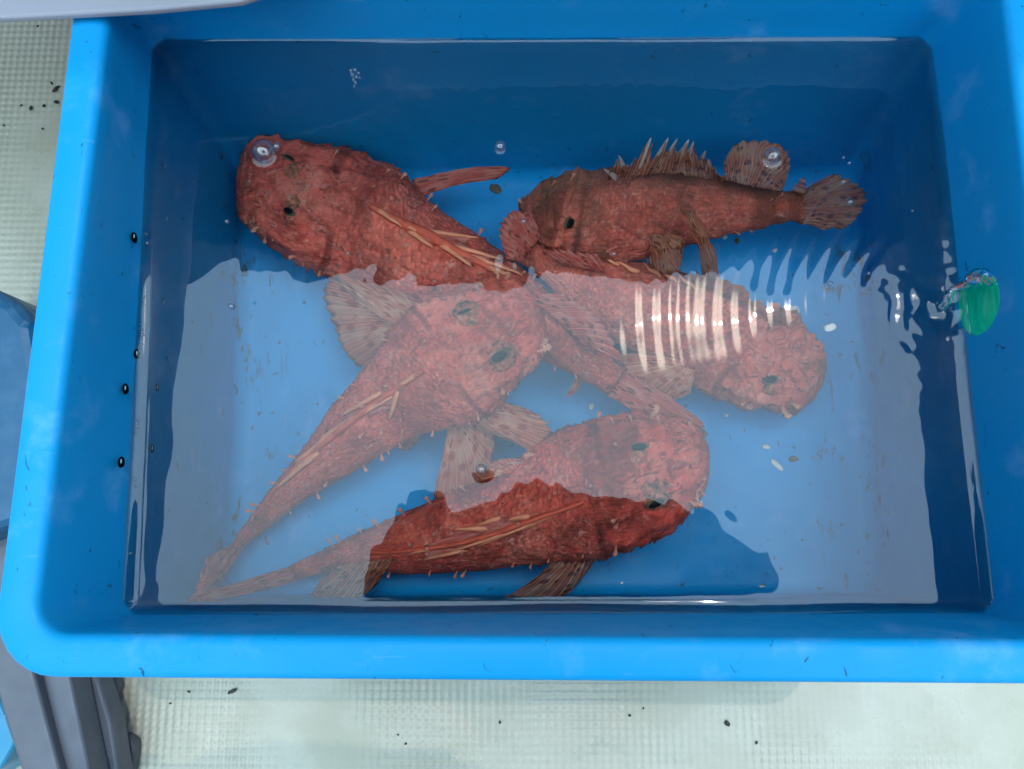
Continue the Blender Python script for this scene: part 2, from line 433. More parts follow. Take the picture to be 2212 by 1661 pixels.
P0_ = qw[0]; n0_ = (qw[3] - P0_).cross(qf[0] - P0_).normalized()
for (u, v) in [(355, 360), (360, 475), (338, 838), (327, 970), (352, 655)]:
    p_, t_ = refr(u, v); overflow(p_ + t_ * ((P0_ - p_).dot(n0_) / t_.dot(n0_)), .95)

# ------------------------------------------------------------------ water surface: ripples, meniscus
def water_mesh():
    q = [np.array(p)[:2] for p in quad_off(qw, .004, 0)]
    def axis(L, fine):
        e = np.concatenate([np.arange(0, .012, fine), np.arange(.012, L / 2, .0011)])
        return np.concatenate([e, [L / 2], L - e[::-1]]) / L
    s = axis(.57, .0006); t = axis(.42, .0006)
    S, T = np.meshgrid(s, t)
    P = (q[0][None, None] * ((1 - S) * (1 - T))[..., None] + q[1][None, None] * (S * (1 - T))[..., None]
         + q[2][None, None] * (S * T)[..., None] + q[3][None, None] * ((1 - S) * T)[..., None])
    X, Y = P[..., 0], P[..., 1]
    # distance to the rounded wall outline
    ring = np.array([(p.x, p.y) for p in rounded_quad(qw, .016)])
    D = np.full(X.shape, 1e9)
    for i in range(4):
        a, b = np.array(qw[i])[:2], np.array(qw[(i + 1) % 4])[:2]
        tdir = (b - a) / np.linalg.norm(b - a); nin = np.array([-tdir[1], tdir[0]])
        D = np.minimum(D, (X - a[0]) * nin[0] + (Y - a[1]) * nin[1])
    Z = np.zeros_like(X)
    wob = .5 + .5 * np.sin(X * 31 + 1.3) * np.sin(Y * 27 + .4)
    bk = np.clip((Y - .12) / .06, 0, 1)            # thinner film along the back wall
    Z += .0044 * (1 - .62 * bk) * (.8 + .25 * wob * (1 + bk)) * np.exp(-np.clip(D, -.002, 1) / (.0044 - .0026 * bk))
    # small standing undulation
    r = np.random.default_rng(5)
    for lam, amp, k in ((.085, .000036, 5), (.046, .000027, 7), (.021, .000006, 8)):
        for _ in range(k):
            th = r.uniform(0, 2 * np.pi); ph = r.uniform(0, 6.28); L = lam * r.uniform(.8, 1.25)
            Z += amp * np.sin(2 * np.pi / L * (X * np.cos(th) + Y * np.sin(th)) + ph)
    # rings spreading from the inlet splash
    c = np.array(at(2030, 668, 0))[:2]
    dx, dy = X - c[0], Y - c[1]; rr = np.hypot(dx, dy); an = np.arctan2(dy, -dx)
    rw = rr + .0025 * np.sin(an * 5 + 1) + .0015 * np.sin(an * 11)
    win = .05 + .95 * np.exp(-((an - .24) / .55) ** 2) + .5 * np.exp(-((an + .75) / .45) ** 2) * np.exp(-rr / .05)
    r1 = rr + .0016 * np.sin(an * 3 + 1) + .0009 * np.sin(an * 7 + rr * 40)
    lam = .0118 + .02 * np.clip(rr - .06, 0, .2)
    Z += .00034 * np.exp(-rr / .17) * (1 - np.exp(-(rr / .014) ** 2)) * win * np.sin(2 * np.pi * r1 / .0122) * (.7 + .3 * np.sin(rr * 70 + an * 2))
    Z += .00012 * np.exp(-rr / .10) * np.sin(2 * np.pi * r1 / .0235 + 1) * win
    # churned water by the inlet
    ch = np.exp(-(rr / .028) ** 2)
    for _ in range(30):
        th = r.uniform(0, 2 * np.pi); ph = r.uniform(0, 6.28); L = r.uniform(.006, .022)
        Z += .000055 * (L / .012) * ch * np.sin(2 * np.pi / L * (X * np.cos(th) + Y * np.sin(th)) + ph)
    # dimples round the big bubbles
    for (u, v, rad) in BUBBLES[:4]:
        p = at(u, v, 0); d = np.hypot(X - p.x, Y - p.y); Z += .0012 * np.exp(-np.clip(d - rad, 0, 1) / .002) * (rad / .009)
    nv, nu = X.shape
    co = np.stack([X, Y, Z], -1).reshape(-1, 3).astype(np.float32)
    idx = np.arange(nv * nu).reshape(nv, nu)
    quads = np.stack([idx[:-1, :-1], idx[:-1, 1:], idx[1:, 1:], idx[1:, :-1]], -1).reshape(-1, 4)
    keep = (D > -.003)
    kq = keep[:-1, :-1] | keep[1:, 1:]
    quads = quads[kq.ravel()]
    me = bpy.data.meshes.new('water'); me.vertices.add(len(co)); me.vertices.foreach_set('co', co.ravel())
    me.loops.add(quads.size); me.loops.foreach_set('vertex_index', quads.ravel().astype(np.int32))
    me.polygons.add(len(quads)); me.polygons.foreach_set('loop_start', np.arange(0, quads.size, 4, dtype=np.int32))
    me.update(calc_edges=True); me.validate()
    me.polygons.foreach_set('use_smooth', [True] * len(me.polygons))
    me.materials.append(M_WATER)
    o = bpy.data.objects.new('water', me); COL.objects.link(o); return o
BUBBLES = [(570, 328, .0083), (1080, 316, .0042), (1668, 337, .0062), (1040, 1013, .0034), (598, 316, .0030), (500, 661, .0021), (1131, 478, .0022),
           (490, 478, .0016), (643, 937, .0012), (1592, 76, .0018), (1836, 436, .0026), (1822, 393, .0018), (1822, 340, .0012), (1834, 352, .0013), (316, 505, .0015),
           (318, 525, .0018), (1793, 612, .0016), (1971, 455, .0010), (1326, 548, .0018), (1876, 590, .0012), (752, 547, .0014)]
water = water_mesh(); tag(water, kind='structure')

# ------------------------------------------------------------------ fish
def fish_body(name, pairs, zc, kt, kb, mat, parent, seed, lump=.0062, nst=230, nrg=100, crest=.18):
    """body lofted through left/right outline points (pixels); zc = height of the widest line per station"""
    P = np.asarray(pairs, float)
    m = len(P)
    zs = np.interp(np.linspace(0, 1, m), np.linspace(0, 1, len(zc)), zc)
    Lw = np.array([uw(a[0], a[1], z) for a, z in zip(P[:, 0], zs)]); Rw = np.array([uw(a[0], a[1], z) for a, z in zip(P[:, 1], zs)])
    Ls, Rs = catmull(Lw, nst), catmull(Rw, nst)
    V = []; UV = []
    kts = np.interp(np.linspace(0, 1, nst), np.linspace(0, 1, len(kt)), kt); kbs = np.interp(np.linspace(0, 1, nst), np.linspace(0, 1, len(kb)), kb)
    for i in range(nst):
        c = (Ls[i] + Rs[i]) / 2; a = (Rs[i] - Ls[i]) / 2; ha = np.linalg.norm(a); u = i / (nst - 1)
        cap = min(1, math.sqrt(max(0, 1 - (1 - min(1, u / .035)) ** 2)) + .25)
        for j in range(nrg):
            th = 2 * math.pi * j / nrg; cs, sn = math.cos(th), math.sin(th)
            ex = .92
            x = math.copysign(abs(cs) ** ex, cs); k = kts[i] if sn > 0 else kbs[i]
            y = math.copysign(abs(sn) ** ex, sn) * k
            if sn > 0: y *= 1 + crest * max(0, sn) ** 8
            p = c + a * x + np.array([0, 0, ha * y * cap])
            V.append(p); UV.append((u, j / nrg))
    V = np.array(V); UV = np.array(UV)
    # lumps: large fleshy relief, stronger on the head
    nr = V.reshape(nst, nrg, 3); cen = nr.mean(1, keepdims=True); dirv = (nr - cen); dirv /= (np.linalg.norm(dirv, axis=2, keepdims=True) + 1e-9)
    out = nr.copy()
    for i in range(nst):
        u = i / (nst - 1); hw = np.linalg.norm(Rs[i] - Ls[i]) / 2
        head = max(0, min(1, (.42 - u) / .14))
        amp = lump * (.32 + .68 * head) * min(1, hw / .03)
        for j in range(nrg):
            p = Vector(nr[i, j]); q = p * 38 + Vector((seed * 3.1, seed, 0))
            d = mn.fractal(q, 1.05, 2.1, 4) * .5 + (abs(mn.noise(Vector((u * 26 + seed, j / nrg * 13 * (1 if True else 0), seed)))) - .25) * head * .9
            # gill cover: raised plate that ends in a step
            st = 1 / (1 + math.exp((u - .315 - .02 * math.sin(j / nrg * 12.6 + seed)) / .006))
            side = math.exp(-((abs(j / nrg - .25) - .14) / .09) ** 2)
            d += 1.1 * st * side * (1 if u > .12 else u / .12)
            # bony ridges from brow to nape and along the cheeks, broken into knobs
            vv = j / nrg
            for off, wd, ua, ub, hh in ((.055, .010, .10, .30, .75), (-.055, .010, .10, .30, .75), (.125, .012, .06, .32, .6), (-.125, .012, .06, .32, .6)):
                if ua < u < ub:
                    d += hh * math.exp(-((vv - .25 - off - .01 * math.sin(u * 40 + seed)) / wd) ** 2) * (.45 + .55 * math.sin(u * 150 + seed) ** 2)
            out[i, j] += dirv[i, j] * (d * amp)
    # small skin spines and frayed edges
    rs = np.random.default_rng(seed * 17)
    for _ in range(430):
        i = int(rs.integers(4, nst - 20)) if rs.random() < .45 else int(rs.integers(4, int(nst * .42)))
        j = int(rs.integers(0, nrg // 2 + 8)) if rs.random() < .55 else int(rs.choice([0, nrg // 2]) + rs.integers(-5, 6)) % nrg
        k = rs.uniform(.0008, .0028) * (1 if i < nst * .45 else .6)
        bk = nr[min(nst - 1, i + 4), j] - nr[i, j]; bk /= np.linalg.norm(bk) + 1e-9
        out[i, j] += (dirv[i, j] + bk * .7) * k
        out[i, (j + 1) % nrg] += (dirv[i, j] + bk * .5) * k * .45
    V = out.reshape(-1, 3)
    F = [(i * nrg + j, i * nrg + (j + 1) % nrg, (i + 1) * nrg + (j + 1) % nrg, (i + 1) * nrg + j) for i in range(nst - 1) for j in range(nrg)]
    tip = len(V); V = np.vstack([V, [nr[0].mean(0) + (nr[0].mean(0) - nr[4].mean(0)) * .15], [nr[-1].mean(0)]]); UV = np.vstack([UV, [[0, .25], [1, .25]]])
    F += [(tip, (j + 1) % nrg, j) for j in range(nrg)]
    b0 = (nst - 1) * nrg; F += [(tip + 1, b0 + j, b0 + (j + 1) % nrg) for j in range(nrg)]
    o = mesh_obj(name, V, F, mat, parent, uvs=UV)
    bvh = BVHTree.FromPolygons([Vector(v) for v in V], F)
    return o, bvh
def on_body(bvh, u, v, z=None):
    p, t = refr(u, v); h = bvh.ray_cast(p, t)
    if h[0] is None: return (uw(u, v, -.12 if z is None else z), Vector((0, 0, 1)))
    nn = h[1] if h[1].dot(t) < 0 else -h[1]
    return h[0], nn

def fan(name, base, tips, nrays, mat, parent, ruffle=.0012, sag=.004, spike=.07, nv=16, per=6, seed=0):
    """fin membrane from a base line to a tip line, both lists of (u, v, z) in pixels + height"""
    nu = nrays * per + 1
    B = polyline([tuple(uw(*b)) for b in base], nu); T = catmull([tuple(uw(*t)) for t in tips], nu) if len(tips) > 2 else polyline([tuple(uw(*t)) for t in tips], nu)
    r = np.random.default_rng(seed + 100); jag = r.uniform(.35, 1, nrays + 1)
    V = []; UV = []
    for i in range(nu):
        f = (i % per) / per; tipk = abs(f - .5) * 2
        k = i / per; jj = np.interp(k, range(nrays + 1), jag)
        ln = 1 + spike * jj * (tipk - .6)
        for j in range(nv):
            v = j / (nv - 1); p = B[i] + (T[i] - B[i]) * v * ln
            bow = math.sin(math.pi * v)
            p = p + np.array([0, 0, ruffle * math.cos(2 * math.pi * k) * (.3 + v) + sag * bow + .0015 * math.sin(k * .9 + seed) * v])
            V.append(p); UV.append((k + .5, v))
    F = [(i * nv + j, (i + 1) * nv + j, (i + 1) * nv + j + 1, i * nv + j + 1) for i in range(nu - 1) for j in range(nv - 1)]
    o = mesh_obj(name, V, F, mat, parent, uvs=UV)
    md = o.modifiers.new('thick', 'SOLIDIFY'); md.thickness = .0006; md.offset = 0
    return o
def fan3(name, B, T, nrays, mat, parent, per=6, nv=8):
    nu = nrays * per + 1; B = polyline([tuple(p) for p in B], nu); T = polyline([tuple(p) for p in T], nu); V = []; UV = []
    for i in range(nu):
        k = i / per; notch = 1 - .28 * math.sin(math.pi * (k % 1)) ** .7
        for j in range(nv):
            v = j / (nv - 1); V.append(B[i] + (T[i] - B[i]) * v * notch + np.array([0, 0, .0010 * math.cos(2 * math.pi * k)])); UV.append((k + .5, v))
    F = [(i * nv + j, (i + 1) * nv + j, (i + 1) * nv + j + 1, i * nv + j + 1) for i in range(nu - 1) for j in range(nv - 1)]
    o = mesh_obj(name, V, F, mat, parent, uvs=UV); md = o.modifiers.new('thick', 'SOLIDIFY'); md.thickness = .0007; md.offset = 0
    return o
def blade(name, a, b, wid, mat, parent, up=Vector((0, 0, 1)), flat=.40, bend=.0, blunt=.25):
    """tapering fin spine from a to b"""
    a, b = Vector(a), Vector(b); d = b - a; L = d.length; d.normalize(); sd = d.cross(up).normalized(); upn = sd.cross(d)
    rings = []
    for t in np.linspace(0, 1, 9):
        wv = wid * ((1 - t) ** .7 * (1 - blunt) + blunt) * (1 if t < .97 else .55) * (.75 + .25 * min(1, t * 5))
        c = a + d * L * t + upn * (bend * math.sin(math.pi * t)) 
        rings.append([c + sd * wv * math.cos(f) + upn * wv * flat * math.sin(f) for f in np.linspace(0, 2 * math.pi, 9)[:-1]])
    V, F = loft(rings); F.append(tuple(range(8))[::-1]); F.append(tuple(range(len(V) - 8, len(V))))
    uv = [(.5, i // 8 / 8) for i in range(len(V))]
    return mesh_obj(name, V, F, mat, parent, uvs=uv)
def tassel_mesh():
    """little skin flap: short stalk widening to a rounded lobe, bent over"""
    rings = []
    prof = [(0, .22), (.2, .18), (.45, .20), (.7, .38), (.88, .42), (.97, .25), (1.0, .06)]
    for t, wv in prof:
        c = Vector((t, 0, .35 * math.sin(t * 1.7))); rings.append([c + Vector((0, math.cos(f) * wv * .5, math.sin(f) * wv * .28)) for f in np.linspace(0, 2 * math.pi, 9)[:-1]])
    V, F = loft(rings); F.append(tuple(range(8))[::-1]); F.append(tuple(range(len(V) - 8, len(V))))
    me = bpy.data.meshes.new('skin_tassel'); me.from_pydata([tuple(v) for v in V], [], F); me.polygons.foreach_set('use_smooth', [True] * len(me.polygons))
    return me
def ruffle_mesh(seed):
    """larger lobed tassel of the chin and cheeks"""
    r = np.random.default_rng(seed); nu, nv = 15, 9; V = []; F = []
    for i in range(nu):
        u = i / (nu - 1)
        half = (.07 + .17 * u ** .8) * (1 + .55 * math.sin(i * 2.1 + seed)) * (1 if u < .93 else .4)
        for j in range(nv):
            w_ = j / (nv - 1) * 2 - 1
            V.append((u, half * w_ + .06 * math.sin(u * 5 + seed), .10 * math.sin(w_ * 3 + u * 4 + seed) + .25 * math.sin(u * 1.5)))
    F = [(i * nv + j, (i + 1) * nv + j, (i + 1) * nv + j + 1, i * nv + j + 1) for i in range(nu - 1) for j in range(nv - 1)]
    me = bpy.data.meshes.new('cheek_tassel'); me.from_pydata(V, [], F); me.polygons.foreach_set('use_smooth', [True] * len(me.polygons))
    return me
TAS = tassel_mesh(); RUF = [ruffle_mesh(s) for s in (1, 2, 3)]
M_TAS = mat_simple('tassel flesh', (.62, .24, .17), .5, .25, 90, .3)
M_TASP = mat_simple('pale tassel flesh', (.74, .33, .22), .5, .25, 90, .3)
TAS.materials.append(M_TAS)
for k in RUF: k.materials.append(M_TASP)
M_PUPIL = mat_simple('pupil', (.008, .009, .011), .3, .1, 20, .12)
def mat_mound():
    m, n, b = new_mat('eye mound'); g = G(n); o = g.obj()
    c = g.ramp(g.noise(o, 150, 5, .65, .8), [(.36, (.08, .035, .022)), (.46, (.26, .11, .06)), (.54, (.50, .12, .07)), (.66, (.62, .28, .18))])
    n.links.new(c, b.inputs['Base Color']); b.inputs['Roughness'].default_value = .5; b.inputs['Specular IOR Level'].default_value = .15
    n.links.new(g.bump(g.noise(o, 220, 5), .8, .003), b.inputs['Normal']); return m
M_IRIS = mat_mound()
def put(me, name, loc, direc, size, parent, tilt=0., up=Vector((0, 0, 1))):
    o = bpy.data.objects.new(name, me); COL.objects.link(o)
    x = Vector(direc).normalized(); y = up.cross(x)
    if y.length < 1e-3: y = Vector((0, 1, 0)).cross(x)
    y.normalize(); z = x.cross(y)
    mt = Matrix((x, y, z)).transposed()
    o.parent = parent
    o.matrix_parent_inverse = Matrix.Translation(parent.location).inverted()
    o.matrix_basis = Matrix.Translation(loc) @ (mt @ Matrix.Rotation(tilt, 3, 'X')).to_4x4() @ Matrix.Diagonal((size[0], size[1], size[2], 1))
    return o
def tassels(pairs, bvh, root, n, seed, zc):
    r = np.random.default_rng(seed); P = catmull(np.asarray(pairs, float).reshape(len(pairs), 4), 60)
    for k in range(n):
        i = int(r.integers(4, 54)); L, Rr = P[i, :2], P[i, 2:]
        edge = r.random() < .6
        t = r.choice([r.uniform(.01, .06), r.uniform(.94, .99)]) if edge else r.uniform(.12, .88)
        q = L + (Rr - L) * t; loc, nn = on_body(bvh, q[0], q[1], float(np.mean(zc)))
        tail = Vector((P[min(59, i + 3), :2] + P[min(59, i + 3), 2:] - P[i, :2] - P[i, 2:]).tolist()); tail = Vector((tail.x, -tail.y, 0)).normalized()
        side = Vector(((q - (L + Rr) / 2)[0], -(q - (L + Rr) / 2)[1], 0)).normalized()
        d = (side * (1.0 if edge else .2) + tail * r.uniform(.3, .9) + nn * .4 + Vector((0, 0, .25)))
        s = r.uniform(.0035, .0095)
        put(TAS, 'skin_tassel', loc - nn * .0008, d, (s, s * r.uniform(.7, 1.0), s), root)
def eye(bvh, root, mound_px, pupil_px, rad, ang, pr=(.0058, .0028), raise_=.22):
    """eye mound with a dark lens; ang = direction of the pupil slit in the picture, degrees"""
    p, nn = on_body(bvh, *mound_px)
    bm = bmesh.new(); bmesh.ops.create_icosphere(bm, subdivisions=4, radius=rad)
    for v in bm.verts:
        v.co *= 1 + .13 * mn.fractal(v.co * 200, .9, 2, 4)
        v.co.z *= .8
    bmesh.ops.translate(bm, verts=bm.verts, vec=p - nn * rad * (.88 - raise_ * .6))
    e = bm_obj('eye', bm, M_IRIS, root)
    ev = BVHTree.FromObject(e, bpy.context.evaluated_depsgraph_get()) if False else None
    bm = bmesh.new(); bm.from_mesh(e.data); tr = BVHTree.FromBMesh(bm); bm.free()
    o_, t_ = refr(*pupil_px); h = tr.ray_cast(o_, t_); h2 = bvh.ray_cast(o_, t_)
    if h[0] is None or (h2[0] is not None and h2[3] < h[3]): h = h2 if h2[0] is not None else (p, nn, 0, 0)
    n2 = h[1] if h[1].dot(t_) < 0 else -h[1]
    x = Vector((math.cos(math.radians(ang)), math.sin(math.radians(ang)), 0)); x = (x - n2 * x.dot(n2)).normalized(); y = n2.cross(x)
    mt = Matrix((x, y, n2)).transposed()
    for nm, k, mm, off in (('iris', 1.25, M_RING, .0000), ('pupil', 1.0, M_PUPIL, .0016)):
        bm = bmesh.new(); bmesh.ops.create_uvsphere(bm, u_segments=28, v_segments=14, radius=1)
        bmesh.ops.transform(bm, matrix=Matrix.Translation(h[0] + n2 * off) @ mt.to_4x4() @ Matrix.Diagonal((pr[0] * k, pr[1] * k, .0016, 1)), verts=bm.verts)
        bm_obj(nm, bm, mm, e)
M_RING = mat_simple('iris ring', (.15, .095, .055), .5, .4, 300, .1)

RED, DARK, PALE = (.36, .062, .045), (.085, .018, .014), (.50, .17, .125)
SK = {k: mat_skin('skin ' + n, s, r, d, p, o, k == 'B') for k, n, s, r, d, p, o in (
    ('A', 'first', 1.3, (0.784, 0.112, 0.078), (0.233, 0.034, 0.023), (0.912, 0.224, 0.156), .4),
    ('B', 'second', 4.1, (0.700, 0.118, 0.082), (0.201, 0.054, 0.037), (0.827, 0.246, 0.172), .7),
    ('C', 'third', 7.7, (0.890, 0.140, 0.098), (0.403, 0.062, 0.043), (0.950, 0.280, 0.195), .3),
    ('D', 'fourth', 9.9, (0.784, 0.140, 0.098), (0.339, 0.065, 0.045), (0.912, 0.280, 0.195), .45),
    ('E', 'fifth', 12.4, (0.848, 0.095, 0.066), (0.212, 0.034, 0.023), (0.950, 0.235, 0.164), .3))}
M_FIN = mat_fin('pink fin', (.70, .21, .125), (.78, .38, .25), (.46, .07, .04), .84, 1)
M_FINB = mat_fin('brown fin', (.50, .155, .085), (.58, .30, .19), (.16, .024, .014), .58, 2)
M_FINR = mat_fin('red fin', (.66, .13, .10), (.74, .27, .21), (.20, .03, .025), .94, 3)
M_SPINE = mat_simple('orange spine', (.80, .26, .13), .4, .3, 120, .35)
M_SPINEP = mat_simple('pale spine', (.50, .36, .31), .4, .25, 120, .35)
M_MEMB = mat_simple('dorsal membrane', (.68, .11, .06), .5, .5, 110, .3)

FISH = {
 'A': [((516,390),(518,424)),((530,345),(522,462)),((570,322),(542,494)),((640,319),(582,524)),((720,328),(636,562)),((800,346),(702,594)),((865,372),(778,628)),((915,425),(848,658)),
       ((975,470),(922,680)),((1040,515),(992,704)),((1105,560),(1062,732)),((1170,620),(1128,756)),((1230,680),(1186,786)),((1285,735),(1243,812)),((1330,780),(1292,842)),((1352,796),(1314,852))],
 'B': [((1121,440),(1128,472)),((1150,415),(1140,507)),((1195,395),(1172,533)),((1250,378),(1217,556)),((1320,366),(1290,568)),((1400,360),(1380,560)),((1480,372),(1472,535)),
       ((1560,385),(1560,510)),((1640,405),(1650,493)),((1700,415),(1702,478)),((1738,412),(1728,482))],
 'C': [((1152,628),(1178,690)),((1110,603),(1180,745)),((1040,618),(1150,792)),((970,640),(1112,832)),((905,668),(1075,875)),((852,705),(1030,912)),((812,765),(965,926)),((767,820),(900,942)),
       ((717,880),(845,972)),((672,945),(788,1006)),((627,1003),(718,1046)),((583,1058),(650,1086)),((547,1108),(597,1126)),((517,1150),(556,1160)),((498,1180),(525,1184))],
 'D': [((1786,800),(1762,862)),((1765,755),(1706,892)),((1722,706),(1650,880)),((1690,680),(1580,872)),((1635,655),(1512,842)),((1570,614),(1457,792)),((1490,592),(1392,767)),
       ((1410,572),(1322,737)),((1330,560),(1257,692)),((1265,546),(1206,642)),((1205,528),(1160,592)),((1165,512),(1126,566))],
 'E': [((1529,960),(1533,1000)),((1502,925),(1522,1047)),((1447,905),(1482,1102)),((1370,900),(1424,1152)),((1290,908),(1352,1187)),((1220,925),(1280,1207)),((1165,957),(1202,1214)),((1110,998),(1120,1221)),
       ((1045,1035),(1050,1231)),((970,1065),(970,1238)),((890,1100),(890,1240)),((810,1135),(820,1236)),((740,1168),(745,1238)),((680,1195),(690,1241)),((625,1222),(636,1256))]}
ZC = {'A': [-.155, -.150, -.150, -.145, -.130, -.150], 'B': [-.145, -.140, -.140, -.135, -.125], 'C': [-.115, -.100, -.105, -.135, -.160, -.175],
      'D': [-.162, -.155, -.155, -.155, -.150, -.140], 'E': [-.130, -.130, -.140, -.150, -.165, -.175]}
LABEL = {
 'A': 'red scorpionfish in the tub corner, its broad head under the largest bubble',
 'B': 'brownish red fish lying on its side with raised grey dorsal spines and spotted fins',
 'C': 'pink red fish lying across the middle of the pile, both spotted pectoral fins spread',
 'D': 'dull pink fish with its head pointing to the inlet side under the bright rippled glints',
 'E': 'deep red fish nearest the front wall, its scaly back partly in the dark reflection'}
DATA = {}
for k in 'ADBCE':
    pr = FISH[k]; mid = np.mean(np.array(pr).reshape(-1, 2), axis=0)
    root = empty('scorpionfish', uw(mid[0], mid[1], FLOOR)); tag(root, LABEL[k], 'fish', 'red scorpionfish lying in the blue tub')
    kt = {'A': [.7, .66, .62, .75, .9, .9], 'B': [.5, .5, .45, .42, .4, .4], 'C': [.7, .62, .6, .75, .9, .9], 'D': [.6, .55, .5, .5, .6, .6], 'E': [.7, .62, .6, .7, .85, .8]}[k]
    body, bvh = fish_body('body', pr, ZC[k], kt, [x * .8 for x in kt], SK[k], root, {'A': 1, 'B': 2, 'C': 3, 'D': 4, 'E': 5}[k])
    DATA[k] = (root, bvh)
    tassels(pr, bvh, root, {'A': 48, 'B': 20, 'C': 60, 'D': 44, 'E': 60}[k], ord(k), ZC[k])

def spines(k, lst, mat, wid, lift=.0022, memb=None, z=None, flat=.5):
    root, bvh = DATA[k]
    if memb:
        pts = [on_body(bvh, *q) for q in memb]
        c = catmull([tuple(p[0] + Vector((0, 0, .001))) for p in pts], 40); rings = []
        for i, q in enumerate(c):
            t = i / 39; d = Vector(c[min(39, i + 1)] - c[max(0, i - 1)]).normalized(); sdv = d.cross(Vector((0, 0, 1))).normalized()
            wv = (.0036 if k == 'A' else .0016) * math.sin(math.pi * min(1, .12 + t * .95)) + .001; h = .0045 * math.sin(math.pi * min(1, .1 + t * .95)) * (1 + .35 * math.sin(i * 1.4)) + .0006
            rings.append([Vector(q) + sdv * wv * math.cos(f) + Vector((0, 0, h * math.sin(f))) for f in np.linspace(0, 2 * math.pi, 11)[:-1]])
        V, F = loft(rings); F.append(tuple(range(10))[::-1]); F.append(tuple(range(len(V) - 10, len(V))))
        fin = mesh_obj('dorsal_fin', V, F, M_MEMB, root)
    else: fin = root
    if memb:                                   # torn membrane joining the folded spines
        fb = [(*a, None) for a, _ in lst]; ft = [(*b, None) for _, b in lst]
        def surf(q, dz):
            p, nn = on_body(bvh, q[0], q[1]); return p + nn * .0012 + Vector((0, 0, dz))
        o_ = fan3('membrane', [surf(q, 0) for q in fb], [surf(q, .0012) for q in ft], len(lst) + 1, M_FINR, fin)
    for a, b in lst:
        if z is None:
            pa, na = on_body(bvh, *a); pb, nb = on_body(bvh, *b); pa = pa + na * .001; pb = pb + nb * .001 + Vector((0, 0, lift))
        else: pa, pb = uw(*a, z[0]), uw(*b, z[1])
        blade('spine', pa, pb, wid * random.uniform(.8, 1.15), mat, fin, bend=.002, flat=flat)
spines('A', [((808,448),(869,492)),((850,470),(905,505)),((883,499),(934,537)),((915,500),(1040,519)),((945,525),(1023,580)),((965,530),(1078,561)),((1010,552),(1132,598)),((1044,574),(1129,612))],
       M_SPINE, .0027, memb=[(800,445),(860,478),(920,505),(980,540),(1050,575),(1110,610)])
spines('C', [((905,806),(852,842)),((861,843),(843,905)),((826,847),(739,901)),((847,855),(685,955)),((735,926),(639,1001)),((690,975),(600,1055))],
       M_SPINE, .0027, memb=[(915,802),(860,838),(800,880),(735,930),(660,990),(590,1060),(545,1120)])
spines('E', [((1209,1106),(1029,1179)),((1158,1130),(962,1193)),((1085,1118),(1030,1135)),((1057,1140),(984,1143)),((996,1170),(883,1196)),((1010,1185),(917,1207)),((1145,1116),(1100,1122))],
       M_SPINE, .0021, memb=[(1260,1085),(1190,1110),(1120,1135),(1040,1160),(960,1180),(880,1190),(800,1195)])
spines('D', [((1335,575),(1300,560)),((1375,590),(1330,568)),((1425,600),(1385,570)),((1460,612),(1425,585)),((1500,625),(1465,598))], M_SPINE, .0020)
# B: upright spines with membrane between
root, bvh = DATA['B']
zz = [(1316,372),(1336,338),(1354,362),(1405,300),(1418,338),(1442,300),(1451,332),(1463,302),(1473,332),(1486,304),(1492,330),(1498,309),(1508,342),(1522,327),(1528,352),(1535,346),(1545,362),(1566,382)]
fan3('dorsal_fin', [uw(u, v, -.108) for u, v in [(1310,388),(1370,378),(1430,374),(1490,378),(1562,394)]], [uw(u, v, -.088) for u, v in zz], 17, M_FINB, root)
for a, b in [((1333,386),(1305,366)),((1352,374),(1336,335)),((1377,362),(1406,296)),((1413,356),(1443,297)),((1436,354),(1464,299)),((1461,352),(1487,301)),((1485,354),(1498,306)),((1511,358),(1523,325)),((1528,368),(1533,345))]:
    blade('dorsal_spine', uw(*a, -.104), uw(*b, -.085), .0034, M_SPINEP, root, flat=.3, blunt=.06)
fan('soft_dorsal_fin', [(1562,388,-.108),(1620,400,-.106),(1685,414,-.110)], [(1566,350,-.1),(1590,314,-.095),(1640,303,-.092),(1690,326,-.095),(1706,358,-.1),(1694,402,-.105)], 11, M_FINB, root, sag=.002, seed=1)
fan('tail_fin', [(1738,410,-.122),(1728,482,-.122)], [(1770,392,-.115),(1808,376,-.112),(1852,402,-.112),(1868,430,-.112),(1838,482,-.114),(1780,500,-.116)], 13, M_FINB, root, sag=.003, seed=2)
fan('pelvic_fin', [(1472,452,-.100),(1502,458,-.100)], [(1518,590,-.105),(1536,606,-.104),(1553,598,-.105)], 6, M_FINB, root, sag=.012, seed=3)
fan('pectoral_fin', [(1400,505,-.115),(1442,505,-.112)], [(1408,578,-.125),(1440,592,-.122),(1470,572,-.12),(1480,520,-.118)], 9, M_FINB, root, sag=.006, seed=4)
blade('fin_spike', uw(1725, 420, -.118), uw(1738, 384, -.112), .006, M_FINB, root, flat=.2, blunt=.05)
# A
root, bvh = DATA['A']
fan('pectoral_fin', [(888,388,-.150),(905,428,-.150)], [(1088,360,-.140),(1100,368,-.14),(1070,386,-.142)], 6, M_FINR, root, sag=.008, seed=5)
fan('tail_fin', [(1352,794,-.150),(1312,854,-.150)], [(1500,898,-.135),(1519,918,-.135),(1505,940,-.136),(1455,925,-.138),(1400,910,-.140)], 10, M_FINR, root, sag=.006, seed=6, spike=.05)
fan('soft_dorsal_fin', [(1140,640,-.100),(1200,690,-.098),(1262,745,-.105)], [(1215,636,-.09),(1275,668,-.088),(1312,715,-.09),(1344,782,-.1)], 10, M_FINR, root, sag=.004, seed=7, spike=.12)
fan('anal_fin', [(1245,812,-.165),(1262,822,-.165)], [(1224,858,-.17),(1240,850,-.17),(1258,830,-.17)], 4, M_FINR, root, sag=.002, seed=8)
